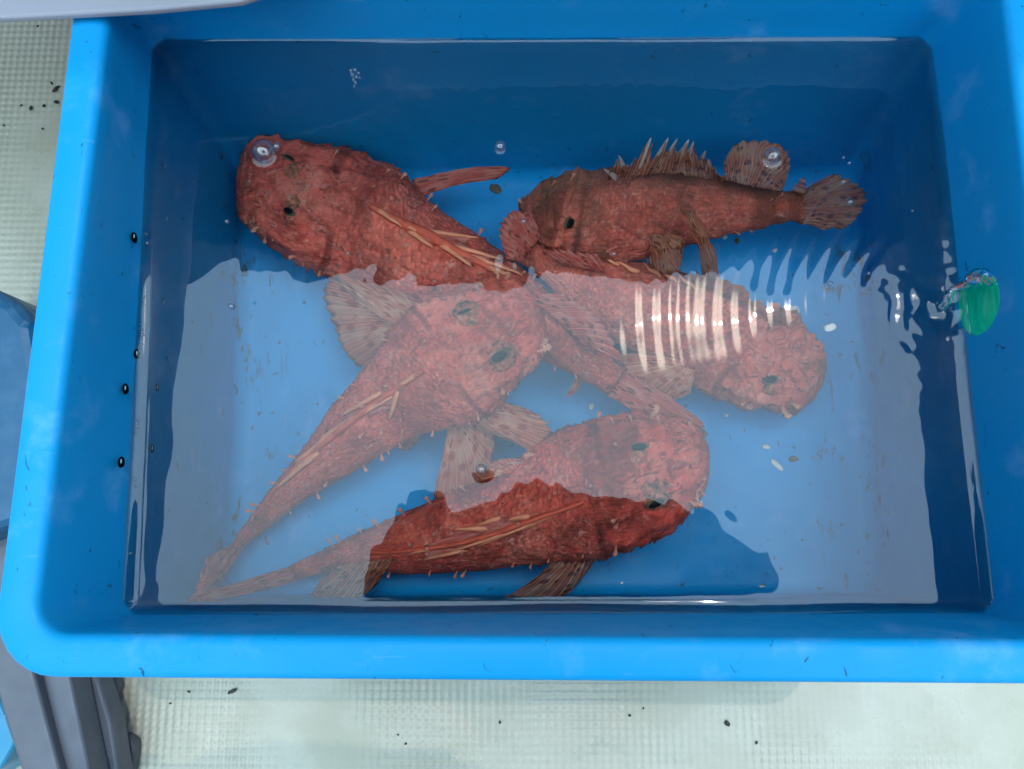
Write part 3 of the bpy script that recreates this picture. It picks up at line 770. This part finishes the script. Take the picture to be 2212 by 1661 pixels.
# C
root, bvh = DATA['C']
fan('pectoral_fin', [(880,712,-.115),(905,680,-.115)], [(712,602,-.150),(700,640,-.155),(722,705,-.155),(745,760,-.155),(790,800,-.155),(842,792,-.15)][::-1], 14, M_FIN, root, sag=.006, seed=9, spike=.04)
fan('pectoral_fin', [(856,705,-.108),(915,660,-.108)], [(770,655,-.132),(724,588,-.135),(790,610,-.132),(860,628,-.128),(908,648,-.122)], 9, M_FIN, root, sag=.005, seed=10, spike=.03)
fan('pectoral_fin', [(1005,905,-.118),(1055,865,-.115)], [(1080,945,-.14),(1158,974,-.142),(1190,935,-.142),(1160,893,-.14),(1100,870,-.135)], 11, M_FIN, root, sag=.005, seed=11, spike=.04)
fan('pectoral_fin', [(968,918,-.13),(1005,912,-.13)], [(958,1010,-.155),(940,1078,-.16),(1010,1062,-.16),(1058,1020,-.16),(1068,930,-.15)], 10, M_FIN, root, sag=.005, seed=12, spike=.04)
fan('pelvic_fin', [(905,930,-.15),(880,945,-.15)], [(905,952,-.165),(880,972,-.168),(855,966,-.168)], 5, M_FINR, root, sag=.001, seed=13)
fan('tail_fin', [(497,1178,-.172),(527,1184,-.170)], [(448,1208,-.135),(424,1275,-.105),(417,1308,-.090),(455,1288,-.125),(492,1240,-.155)], 9, M_FINR, root, sag=.004, seed=14, spike=.05)
fan('soft_dorsal_fin', [(560,1085,-.135),(530,1145,-.140)], [(548,1120,-.128),(522,1160,-.13),(518,1182,-.135)], 5, M_FINR, root, sag=.002, seed=15)
# D
root, bvh = DATA['D']
fan('pectoral_fin', [(1500,800,-.128),(1452,775,-.128)], [(1492,850,-.145),(1442,864,-.15),(1385,828,-.15),(1328,772,-.15),(1362,764,-.148),(1430,772,-.14)], 14, M_FIN, root, sag=.005, seed=16, spike=.05)
fan('tail_fin', [(1165,510,-.125),(1126,568,-.125)], [(1150,462,-.112),(1110,456,-.112),(1086,478,-.112),(1080,515,-.112),(1096,560,-.115)], 11, M_FINR, root, sag=.003, seed=17, spike=.1)
fan('dorsal_fin', [(1500,612,-.135),(1580,640,-.13),(1660,690,-.13),(1710,712,-.135)], [(1500,586,-.13),(1560,604,-.125),(1612,628,-.125),(1640,668,-.125),(1692,672,-.125),(1722,700,-.13)], 9, SK['D'], root, sag=.002, seed=18, spike=.25)
fan('soft_dorsal_fin', [(1210,570,-.125),(1310,590,-.125)], [(1165,548,-.118),(1210,540,-.115),(1290,552,-.115)], 8, M_FINR, root, sag=.002, seed=19, spike=.2)
# E
root, bvh = DATA['E']
fan('tail_fin', [(632,1222,-.165),(640,1256,-.165)], [(420,1290,-.085),(412,1307,-.082),(470,1307,-.110),(560,1284,-.150)], 7, M_FINR, root, sag=.004, seed=20, spike=.04)
fan('soft_dorsal_fin', [(850,1205,-.135),(735,1222,-.145)], [(815,1262,-.15),(770,1302,-.155),(720,1304,-.155),(674,1298,-.156),(690,1255,-.155)], 10, M_FINB, root, sag=.003, seed=21, spike=.08)
fan('pectoral_fin', [(1205,1198,-.135),(1285,1208,-.14)], [(1150,1262,-.15),(1075,1314,-.155),(1160,1308,-.156),(1222,1295,-.156),(1268,1235,-.155)], 10, M_FINB, root, sag=.004, seed=22, spike=.05)
fan('pelvic_fin', [(1140,1010,-.135),(1090,1025,-.135)], [(1138,998,-.13),(1105,990,-.13),(1062,1000,-.132),(1040,1035,-.135)], 6, M_FIN, root, sag=.003, seed=23)
# eyes
eye(DATA['A'][1], DATA['A'][0], (638, 440), (625, 458), .0125, -35, (.0060, .0026))
eye(DATA['A'][1], DATA['A'][0], (640, 356), (622, 343), .0120, 15, (.0040, .0016), .15)
eye(DATA['B'][1], DATA['B'][0], (1238, 478), (1229, 482), .0125, 25, (.0052, .0034), .0)
eye(DATA['C'][1], DATA['C'][0], (1065, 772), (1078, 770), .0125, 30, (.0062, .0034))
eye(DATA['C'][1], DATA['C'][0], (1010, 690), (1003, 672), .0125, 20, (.0050, .0014), .2)
eye(DATA['D'][1], DATA['D'][0], (1668, 808), (1662, 818), .0125, -18, (.0056, .0034), .0)
eye(DATA['E'][1], DATA['E'][0], (1385, 978), (1380, 964), .0125, 10, (.0060, .0028))
eye(DATA['E'][1], DATA['E'][0], (1400, 1072), (1416, 1086), .0125, 25, (.0062, .0026))
# larger cheek and chin tassels
for k, u, v, du, dv, s in [('C',1158,758,30,-6,.013),('C',1165,748,18,-14,.009),('C',1082,838,8,14,.008),('E',1408,905,6,-26,.013),('E',1290,905,4,-12,.008),('E',1488,1084,22,6,.012),
                           ('E',1155,982,-26,6,.010),('A',556,490,-8,14,.009),('A',640,556,-14,4,.008),('A',925,430,14,-8,.007),('D',1690,876,6,26,.013),('D',1610,872,10,14,.008),('D',1705,872,18,10,.009),('B',1128,440,-6,-10,.006),('C',1078,605,-6,-14,.010),('C',1095,604,4,-12,.008)]:
    root, bvh = DATA[k]; p, nn = on_body(bvh, u, v)
    p = p if p.z > FLOOR else p
    put(RUF[(u + v) % 3], 'cheek_tassel', p, Vector((du, -dv, 9)), (s, s * .9, s), root)

# ------------------------------------------------------------------ deck and things round the tub
DECK = FLOOR - .03
M_DECK = mat_deck()
def deck_mesh():
    a, b = at(-60, 1720, DECK), at(2300, -60, DECK)
    x0, x1, y0, y1 = a.x - .25, b.x + .3, a.y - .12, b.y + .25
    p = .0071; nx, ny = int((x1 - x0) / p), int((y1 - y0) / p)
    # per cell: nine points, raised pyramid top in the middle
    offs = [(0, 0, 0), (.5, 0, 0), (0, .5, 0), (.5, .5, 1)]
    k = 4; gx, gy = nx * k + 1, ny * k + 1
    I, J = np.meshgrid(np.arange(gx), np.arange(gy))
    fx, fy = (I % k) / k, (J % k) / k
    h = np.minimum(np.minimum(fx, 1 - fx), np.minimum(fy, 1 - fy)) * 2
    X = x0 + I * p / k; Y = y0 + J * p / k
    wv = np.zeros_like(X)
    r = np.random.default_rng(3)
    for _ in range(9):
        th = r.uniform(0, 6.28); L = r.uniform(.12, .4); wv += np.sin(6.283 / L * (X * np.cos(th) + Y * np.sin(th)) + r.uniform(0, 6.28))
    amp = .0023 * np.clip(.75 + .18 * wv - np.clip((X + .05) * 1.6, 0, .55) + np.clip((-.33 - Y) * 4, 0, .3), .18, 1.1)
    Z = DECK + amp * np.clip(h * 1.25, 0, .85)
    co = np.stack([X, Y, Z], -1).reshape(-1, 3).astype(np.float32); idx = np.arange(gx * gy).reshape(gy, gx)
    q = np.stack([idx[:-1, :-1], idx[:-1, 1:], idx[1:, 1:], idx[1:, :-1]], -1).reshape(-1, 4)
    # leave out the part under the tub, which nothing sees
    cx, cy_ = X[:-1, :-1], Y[:-1, :-1]; kp = ~((abs(cx) < .2) & (abs(cy_) < .14)); q = q[kp.ravel()]
    me = bpy.data.meshes.new('floor'); me.vertices.add(len(co)); me.vertices.foreach_set('co', co.ravel())
    me.loops.add(q.size); me.loops.foreach_set('vertex_index', q.ravel().astype(np.int32))
    me.polygons.add(len(q)); me.polygons.foreach_set('loop_start', np.arange(0, q.size, 4, dtype=np.int32)); me.update(calc_edges=True)
    me.materials.append(M_DECK); o = bpy.data.objects.new('floor', me); COL.objects.link(o); return o, (x0, x1, y0, y1)
deck, ext = deck_mesh(); tag(deck, 'pale green non-slip deck with rows of small pyramids', 'floor', kind='structure')
bm = bmesh.new(); bmesh.ops.create_grid(bm, x_segments=1, y_segments=1, size=6); bmesh.ops.translate(bm, verts=bm.verts, vec=(0, 0, DECK - .004))
sub = bm_obj('ground', bm, M_DECK); tag(sub, kind='structure')

def prism(name, px, z0, z1, mat, parent=None, bevel=.003):
    """upright solid whose top face shows as the pixel outline px at height z1"""
    top = [at(u, v, z1) for u, v in px]; bm = bmesh.new()
    tv = [bm.verts.new(p) for p in top]; bv = [bm.verts.new((p.x, p.y, z0)) for p in top]
    bm.faces.new(tv); bm.faces.new(bv[::-1])
    for i in range(len(tv)): j = (i + 1) % len(tv); bm.faces.new((tv[i], bv[i], bv[j], tv[j]))
    bmesh.ops.recalc_face_normals(bm, faces=bm.faces)
    if bevel: bmesh.ops.bevel(bm, geom=list(bm.edges), offset=bevel, segments=3, profile=.5, affect='EDGES', clamp_overlap=True)
    return bm_obj(name, bm, mat, parent, smooth=False)
M_GREY = plastic('grey plastic', (.095, .10, .125), .5, .12)
M_GREYF = plastic('grey plastic foot', (.065, .072, .088), .5, .12)
M_GREYD = plastic('dark grey groove', (.025, .03, .05), .6, .1)
M_BUCK = plastic('dark blue tub', (.005, .085, .18), .4, .25, .06)
st = empty('grey_stand', at(150, 1600, DECK)); tag(st, 'grey plastic stand with slanting ribs under the tub corner', 'stand')
prism('panel', [(-60, 1000), (12, 1040), (40, 1330), (66, 1430), (138, 1700), (56, 1700), (18, 1580), (-60, 1320)], DECK + .06, DECK + .085, M_GREY, st)
prism('groove', [(52, 1400), (80, 1400), (150, 1700), (122, 1700)], DECK + .05, DECK + .06, M_GREYD, st, .001)
prism('rib', [(72, 1380), (135, 1380), (200, 1700), (140, 1700)], DECK + .045, DECK + .075, M_GREY, st)
prism('rib', [(140, 1380), (186, 1380), (240, 1560), (262, 1700), (190, 1700)], DECK + .02, DECK + .045, M_GREY, st)
prism('foot', [(170, 1380), (242, 1430), (254, 1484), (236, 1543), (252, 1585), (266, 1590), (281, 1595), (290, 1608), (290, 1630), (277, 1700), (225, 1700)], DECK + .001, DECK + .016, M_GREYF, st)
bk = prism('blue_bucket', [(-160, 560), (-20, 618), (30, 645), (70, 690), (90, 800), (60, 1120), (-160, 1200)], DECK + .003, -.10, M_BUCK, None, .012); tag(bk, 'dark blue wet plastic tub beside the bright blue one, beaded with drops', 'tub')
b2 = prism('light_blue_crate', [(-140, 1500), (0, 1512), (14, 1545), (34, 1604), (2, 1660), (-140, 1760)], DECK + .003, -.16, plastic('light blue crate', (.02, .22, .38), .4, .3), None, .004); tag(b2, 'light blue plastic crate behind the grey stand', 'crate')
# grey board lying over the back corner of the tub
zb = RIM + .010
bar = prism('grey_board', [(-900, -900), (900, -900), (700, -60), (520, 2), (330, 20), (0, 38), (-80, 42), (-900, 90)], RIM + .004, zb, plastic('pale grey board', (.33, .31, .35), .6, .15), None, .002)
tag(bar, 'pale grey board laid across the back corner of the tub', 'board')

# grit on the deck
M_GRIT = mat_simple('black grit', (.012, .011, .013), .5, .4, 200)
def chip(u, v, s, z, name, mat, under=False, flat=.35, elong=1.4, seed=0):
    r = random.Random(seed); p = (uw if under else at)(u, v, z); bm = bmesh.new(); bmesh.ops.create_icosphere(bm, subdivisions=2, radius=1)
    rot = Matrix.Rotation(r.uniform(0, 6.28), 4, 'Z')
    for q in bm.verts:
        q.co *= 1 + .35 * mn.noise(q.co * 1.6 + Vector((seed, 0, 0)))
    bmesh.ops.transform(bm, matrix=rot @ Matrix.Diagonal((s * elong, s, s * flat, 1)), verts=bm.verts)
    o = bm_obj(name, bm, mat); o.location = p + Vector((0, 0, s * flat * .8)); return o
WH = ['beside the tub rim', 'below the front rim']
grit = [(205/2.011/1.852,335/2.011/1.852,.0)]
g_l = [(112,180,.0016,'small black grit speck just above the long one by the tub rim'),(121,193,.0030,'elongated black grit piece touching the outer tub rim'),(122,221,.0030,'rounded black grit lump touching the outer tub rim'),
       (95,229,.0024,'round black grit lump between two others beside the tub'),(67,234,.0028,'broad black grit lump second from the picture edge'),(46,228,.0018,'small black grit lump leftmost of the row'),(92,278,.0016,'flat black grit flake below the row of lumps'),
       (8,271,.0014,'tiny black grit flake at the picture edge'),(82,57,.0018,'black grit speck on the shaded deck under the grey board'),(91,35,.0014,'black grit speck on the shaded deck closest to the grey board'),
       (502,1493,.0026,'long thin black grit sliver on the pyramid deck'),(408,1494,.0012,'small black grit speck left of the long sliver'),(368,1519,.0014,'small black grit speck near the grey stand'),(1080,1560,.0016,'black grit crumb with a neighbour diagonally below'),
       (877,1606,.0016,'black grit crumb lowest on the front deck'),(860,1587,.0012,'tiny black speck left of the lowest crumb'),(1571,1562,.0030,'largest black chip on the wet front deck'),(1360,1545,.0016,'black crumb left of the largest chip'),(1390,1530,.0012,'tiny black crumb above and left of the largest chip'),
       (1634,1604,.0018,'black crumb alone on the right part of the deck')]
for i, (u, v, s, lb) in enumerate(g_l):
    o = chip(u, v, s * .7, DECK + .0012, 'grit_speck', M_GRIT, elong=2.4 if 'long' in lb or 'sliver' in lb else 1.3, seed=i); tag(o, lb, 'grit', 'black grit on the deck')

# white and brown scraps on the tub floor
M_SCRAP = mat_simple('white scrap', (.70, .66, .62), .5, .15, 120); M_BROWN = mat_simple('brown scrap', (.12, .09, .05), .6, .4, 150)
scr = [(1655,964,.0030,1.3,M_SCRAP,'small rounded white scrap above the white bar-shaped one'),(1678,1005,.0036,2.2,M_SCRAP,'white bar-shaped scrap on the bare floor beside the front fish'),(1640,1281,.0052,1.7,M_SCRAP,'ragged white scrap by the front wall of the tub'),
       (1714,992,.0034,1.3,M_BROWN,'brown flake right of the white bar-shaped scrap'),(1071,407,.0052,1.2,M_BROWN,'olive brown lump near the back fish fin tip'),(1277,877,.0030,1.2,M_SCRAP,'whitish scrap above the head of the front fish'),
       (1654,708,.0026,1.6,M_SCRAP,'white scrap beside the dull fish, upper of two'),(1714,668,.0022,2.2,M_SCRAP,'thin white scrap near the ripples'),(1793,708,.0036,1.5,M_SCRAP,'whitish scrap floating between the fish head and the inlet'),
       (1515,508,.0034,1.2,M_SCRAP,'white triangular scrap under the fish lying on its side'),(1566,513,.0028,1.2,M_SCRAP,'small white scrap right of the triangular one'),(1590,520,.0030,1.2,M_BROWN,'brownish scrap right of two white ones'),
       (1672,540,.0026,1.8,M_SCRAP,'thin white scrap in the rippled blue gap'),(1128,104,.0030,1.5,M_SCRAP,'pale scrap floating near the back wall'),(1520,935,.0030,1.3,M_BROWN,'brown flake just off the tail tip by the fish head'),(1344,1260,.0012,1.2,M_SCRAP,'tiny white crumb in the dark reflection'),
       (1570,897,.0016,1.2,M_SCRAP,'tiny white crumb on bare floor right of the tail')]
for i, (u, v, s, e, mm, lb) in enumerate(scr):
    o = chip(u, v, s * .75, FLOOR + .0005 if 'floating' not in lb else -.03, 'food_scrap', mm, under=True, elong=e * 1.2, flat=.15, seed=40 + i); tag(o, lb, 'scrap', 'scraps in the tub water')

# ------------------------------------------------------------------ inlet: green hose, water jet, bubbles
def mat_green():
    m, n, b = new_mat('green hose'); g = G(n); o = g.obj()
    X, Y, Z = g.sep(o); c = g.mix(g.mapr(g.noise(g.scale(o, (260, 12, 260)), 1, 3), .3, .7), (.0, .46, .32), (.015, .58, .42))
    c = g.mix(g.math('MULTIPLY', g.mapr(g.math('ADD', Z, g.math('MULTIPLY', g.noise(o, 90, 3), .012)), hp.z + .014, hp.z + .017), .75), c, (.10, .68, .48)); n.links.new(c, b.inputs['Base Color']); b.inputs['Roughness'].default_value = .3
    tl = g.node('ShaderNodeBsdfTranslucent'); g.link(c, tl.inputs['Color']); mx = g.node('ShaderNodeMixShader'); mx.inputs[0].default_value = .5
    g.link(b.outputs[0], mx.inputs[1]); g.link(tl.outputs[0], mx.inputs[2]); g.link(mx.outputs[0], n.nodes['Material Output'].inputs['Surface']); return m
M_GREEN = mat_green()
rings = []
for x in (-.001, .004, .010, .016, .022):
    rings.append([hp + Vector((.003 + x, math.cos(f) * (HOLE_R + .004), math.sin(f) * (HOLE_R + .004) * 1.05 - .003)) for f in np.linspace(0, 2 * math.pi, 41)[:-1]])
V, F = loft(rings); F.append(tuple(range(len(V) - 40, len(V))))
hose = mesh_obj('green_hose', V, F, M_GREEN); tag(hose, 'green hose pushed against the round inlet hole of the tub', 'hose')

M_JET = mat_water('clear jet', (.95, 1, 1), 1.6)
def jet():
    pts = catmull([tuple(wall_hit(u, v, 1)[0] + Vector((-dx, 0, dz))) for u, v, dx, dz in ((2146, 600, -.004, 0), (2125, 596, .001, 0), (2100, 612, .003, 0), (2075, 625, .005, .001))] + [tuple(at(2052, 642, .004)), tuple(at(2032, 668, .0))], 60)
    rings = []
    for i, q in enumerate(pts):
        t = i / 59; rr = .0046 * (1 - .55 * t); d = Vector(pts[min(59, i + 1)] - pts[max(0, i - 1)]).normalized(); a = d.cross(Vector((0, 0, 1))).normalized(); b = a.cross(d); ring = []
        for f in np.linspace(0, 2 * math.pi, 25)[:-1]:
            k = rr * (1 + .38 * mn.fractal(Vector((math.cos(f) * 1.3, math.sin(f) * 1.3, t * 11)), 1, 2, 3)) * (1 + .25 * math.sin(f * 2 + t * 9))
            ring.append(Vector(q) + a * math.cos(f) * k + b * math.sin(f) * k * .6)
        rings.append(ring)
    V, F = loft(rings); F.append(tuple(range(24))[::-1]); F.append(tuple(range(len(V) - 24, len(V))))
    return mesh_obj('water_jet', V, F, M_JET)
tag(jet(), 'clear twisting stream of water running from the green inlet', 'water jet')

def mat_bubble():
    m, n, b = new_mat('bubble film'); g = G(n); n.nodes.remove(b)
    gl = g.node('ShaderNodeBsdfGlossy'); gl.inputs['Roughness'].default_value = 0; tr = g.node('ShaderNodeBsdfTransparent'); tr.inputs['Color'].default_value = (.93, .95, .96, 1)
    lw = g.node('ShaderNodeLayerWeight'); lw.inputs['Blend'].default_value = .35
    f = g.math('ADD', .12, g.math('MULTIPLY', lw.outputs['Facing'], .55)); mx = g.node('ShaderNodeMixShader'); g.link(f, mx.inputs[0]); g.link(tr.outputs[0], mx.inputs[1]); g.link(gl.outputs[0], mx.inputs[2])
    g.link(mx.outputs[0], n.nodes['Material Output'].inputs['Surface']); return m
M_BUB = mat_bubble()
blab = ['largest bubble, over the head of the corner fish', 'medium bubble alone near the back wall', 'second largest bubble, over the soft dorsal fin', 'round bubble beside the front fish back', 'small bubble stuck to the largest one',
        'small bubble over the stained left floor edge', 'small bubble over the red spotted tail fin', 'tiny bubble beside the dark scratch in the left wall', 'tiny bubble over bare blue floor left of the middle fish', 'bubble caught on the back water line',
        'bubble over the tail of the fish on its side', 'small bubble on top of that tail fin', 'upper tiny bubble of a pair above the tail', 'lower tiny bubble of a pair above the tail', 'small bubble on the left water line',
        'larger bubble just below another on the left water line', 'small bubble in the rippled blue gap', 'tiny bubble alone near the right wall', 'bubble over the dorsal spines of the middle pair', 'tiny bubble in the ring ripples', 'tiny bubble over the corner fish trunk']
for (u, v, rad), lb in zip(BUBBLES, blab):
    bm = bmesh.new(); bmesh.ops.create_uvsphere(bm, u_segments=36, v_segments=20, radius=rad)
    o = bm_obj('bubble', bm, M_BUB); o.location = at(u, v, rad * .3); tag(o, lb, 'bubble', 'bubbles on the water')
for k in range(16):                        # string of beads along the left water line
    v = [700, 712, 723, 733, 745, 757, 768, 905, 915, 925, 936, 1035, 1052, 1195, 640, 655][k]; u = 331 + (v - 88) * (272 - 331) / (1326 - 88) + 3 + (k * 7 % 5)
    bm = bmesh.new(); bmesh.ops.create_uvsphere(bm, u_segments=16, v_segments=10, radius=.0010 + .0004 * (k % 3) / 2)
    o = bm_obj('bubble', bm, M_BUB); o.location = at(u, v, .0022); tag(o, 'tiny bead in the string of bubbles along the left water line', 'bubble', 'bead bubbles on the left water line')
# little raft of foam
fm = empty('foam_raft', at(765, 165, .0005)); tag(fm, 'little raft of tiny bubbles near the back wall', 'foam')
for k, (u, v, r_) in enumerate([(758,152,.0013),(767,150,.0015),(775,158,.0012),(761,161,.0016),(770,166,.0014),(778,168,.0010),(763,171,.0012),(768,178,.0013),(765,186,.0010)]):
    bm = bmesh.new(); bmesh.ops.create_uvsphere(bm, u_segments=20, v_segments=12, radius=r_); bmesh.ops.translate(bm, verts=bm.verts, vec=at(u, v, .0004)); bm_obj('foam_bubble', bm, M_BUB, fm)

# ------------------------------------------------------------------ what the water mirrors: shelter roof, photographer with phone
M_ROOF = mat_simple('dark roof', (.035, .038, .042), .7, .2, 3)
ZR = 1.5
def mir(u, v, z):
    """point at height z whose mirror image in the water shows at pixel (u, v)"""
    p = at(u, v, -z); return Vector((p.x, p.y, z))
e1, e0 = mir(300, 600, ZR), mir(1300, 592, ZR); f1 = mir(300, 548, ZR)
M_HEM = mat_simple('white awning hem', (.5, .5, .52), .7, .05, 3)
n2 = M_HEM.node_tree; g = G(n2); tl = g.node('ShaderNodeBsdfTranslucent'); tl.inputs[0].default_value = (.6, .6, .62, 1); b_ = n2.nodes['Principled BSDF']; mx = g.node('ShaderNodeMixShader'); mx.inputs[0].default_value = .35
g.link(b_.outputs[0], mx.inputs[1]); g.link(tl.outputs[0], mx.inputs[2]); g.link(mx.outputs[0], n2.nodes['Material Output'].inputs['Surface'])
def slab(name, x0, x1, y0, y1, z0, z1, mat, parent=None):
    bm = bmesh.new(); bmesh.ops.create_cube(bm, size=1); bmesh.ops.transform(bm, matrix=Matrix.Translation(((x0 + x1) / 2, (y0 + y1) / 2, (z0 + z1) / 2)) @ Matrix.Diagonal((x1 - x0, y1 - y0, z1 - z0, 1)), verts=bm.verts)
    return bm_obj(name, bm, mat, parent, smooth=False)
aw = empty('awning', (0, e1.y, ZR)); tag(aw, 'dark shelter awning with a pale hem, mirrored in the water', 'awning')
slab('hem', -2.5, 2.5, e1.y, f1.y, ZR, ZR + .003, M_HEM, aw)
slab('roof', -2.5, 2.5, f1.y, f1.y + 3.0, ZR - .002, ZR + .05, M_ROOF, aw)

# photographer: one continuous skinned figure bending over the tub, and the phone in both hands
M_CLOTH = mat_simple('dark jacket', (.03, .032, .04), .8, .3, 30)
PH = CAM + (R @ Vector((0.0, 0.0, 1.0))) * .012 + (R @ Vector((.03, -.045, 0)))
def person():
    hd = mir(1330, 1165, .86); nk = mir(1290, 1215, .80); ch_ = mir(1150, 1215, .74); hip = Vector((ch_.x + .02, ch_.y - .40, .60))
    sl = mir(955, 1150, .76); sr = mir(1520, 1220, .78)
    el = mir(850, 1230, .58); er = mir(1640, 1275, .58)
    hl, hr_ = PH + (R @ Vector((-.085, -.02, .01))), PH + (R @ Vector((.085, -.02, .01)))
    kneel = hip + Vector((-.14, .02, -.42)); kneer = hip + Vector((.16, .02, -.42)); fl2 = Vector((kneel.x - .02, kneel.y - .1, DECK + .03)); fr2 = Vector((kneer.x + .02, kneer.y - .1, DECK + .03))
    vs_ = [(hip, .15), (ch_, .175), (nk, .065), (hd, .095), (hd + Vector((.0, .05, .06)), .085), (sl, .085), (el, .06), (hl, .028), (sr, .085), (er, .06), (hr_, .028), (kneel, .075), (fl2, .05), (kneer, .075), (fr2, .05)]
    ed = [(0, 1), (1, 2), (2, 3), (3, 4), (1, 5), (5, 6), (6, 7), (1, 8), (8, 9), (9, 10), (0, 11), (11, 12), (0, 13), (13, 14)]
    # fingers closing on the phone edges
    for hand, sg in ((7, -1), (10, 1)):
        h = vs_[hand][0]
        for i in range(5):
            off = R @ Vector((-sg * .018, -.03 + .016 * i, .012)); tip = R @ Vector((-sg * .034, -.028 + .015 * i, -.012))
            if i == 4: off, tip = R @ Vector((-sg * .02, .05, .0)), R @ Vector((-sg * .045, .055, .015))
            a = len(vs_); vs_.append((h + off, .0085)); vs_.append((h + off * .5 + tip * .7, .0075)); ed.append((hand, a)); ed.append((a, a + 1))
    me = bpy.data.meshes.new('person'); me.from_pydata([tuple(p) for p, _ in vs_], ed, []); o = bpy.data.objects.new('person', me); COL.objects.link(o)
    md = o.modifiers.new('skin', 'SKIN'); md.use_smooth_shade = True
    for i, (_, r_) in enumerate(vs_): me.skin_vertices[0].data[i].radius = (r_, r_)
    me.skin_vertices[0].data[0].use_root = True
    o.modifiers.new('sub', 'SUBSURF').render_levels = 2
    me.materials.append(M_CLOTH); return o
pe = person(); tag(pe, 'person in dark clothing bending over the tub holding a phone', 'person')
bm = bmesh.new(); bmesh.ops.create_cube(bm, size=1); bmesh.ops.transform(bm, matrix=Matrix.Translation(PH) @ R.to_4x4() @ Matrix.Diagonal((.158, .075, .009, 1)), verts=bm.verts)
bmesh.ops.bevel(bm, geom=list(bm.edges), offset=.003, segments=3, affect='EDGES')
tag(bm_obj('phone', bm, mat_simple('phone shell', (.02, .02, .022), .3, .1, 5)), 'dark phone held over the tub in both hands', 'phone')
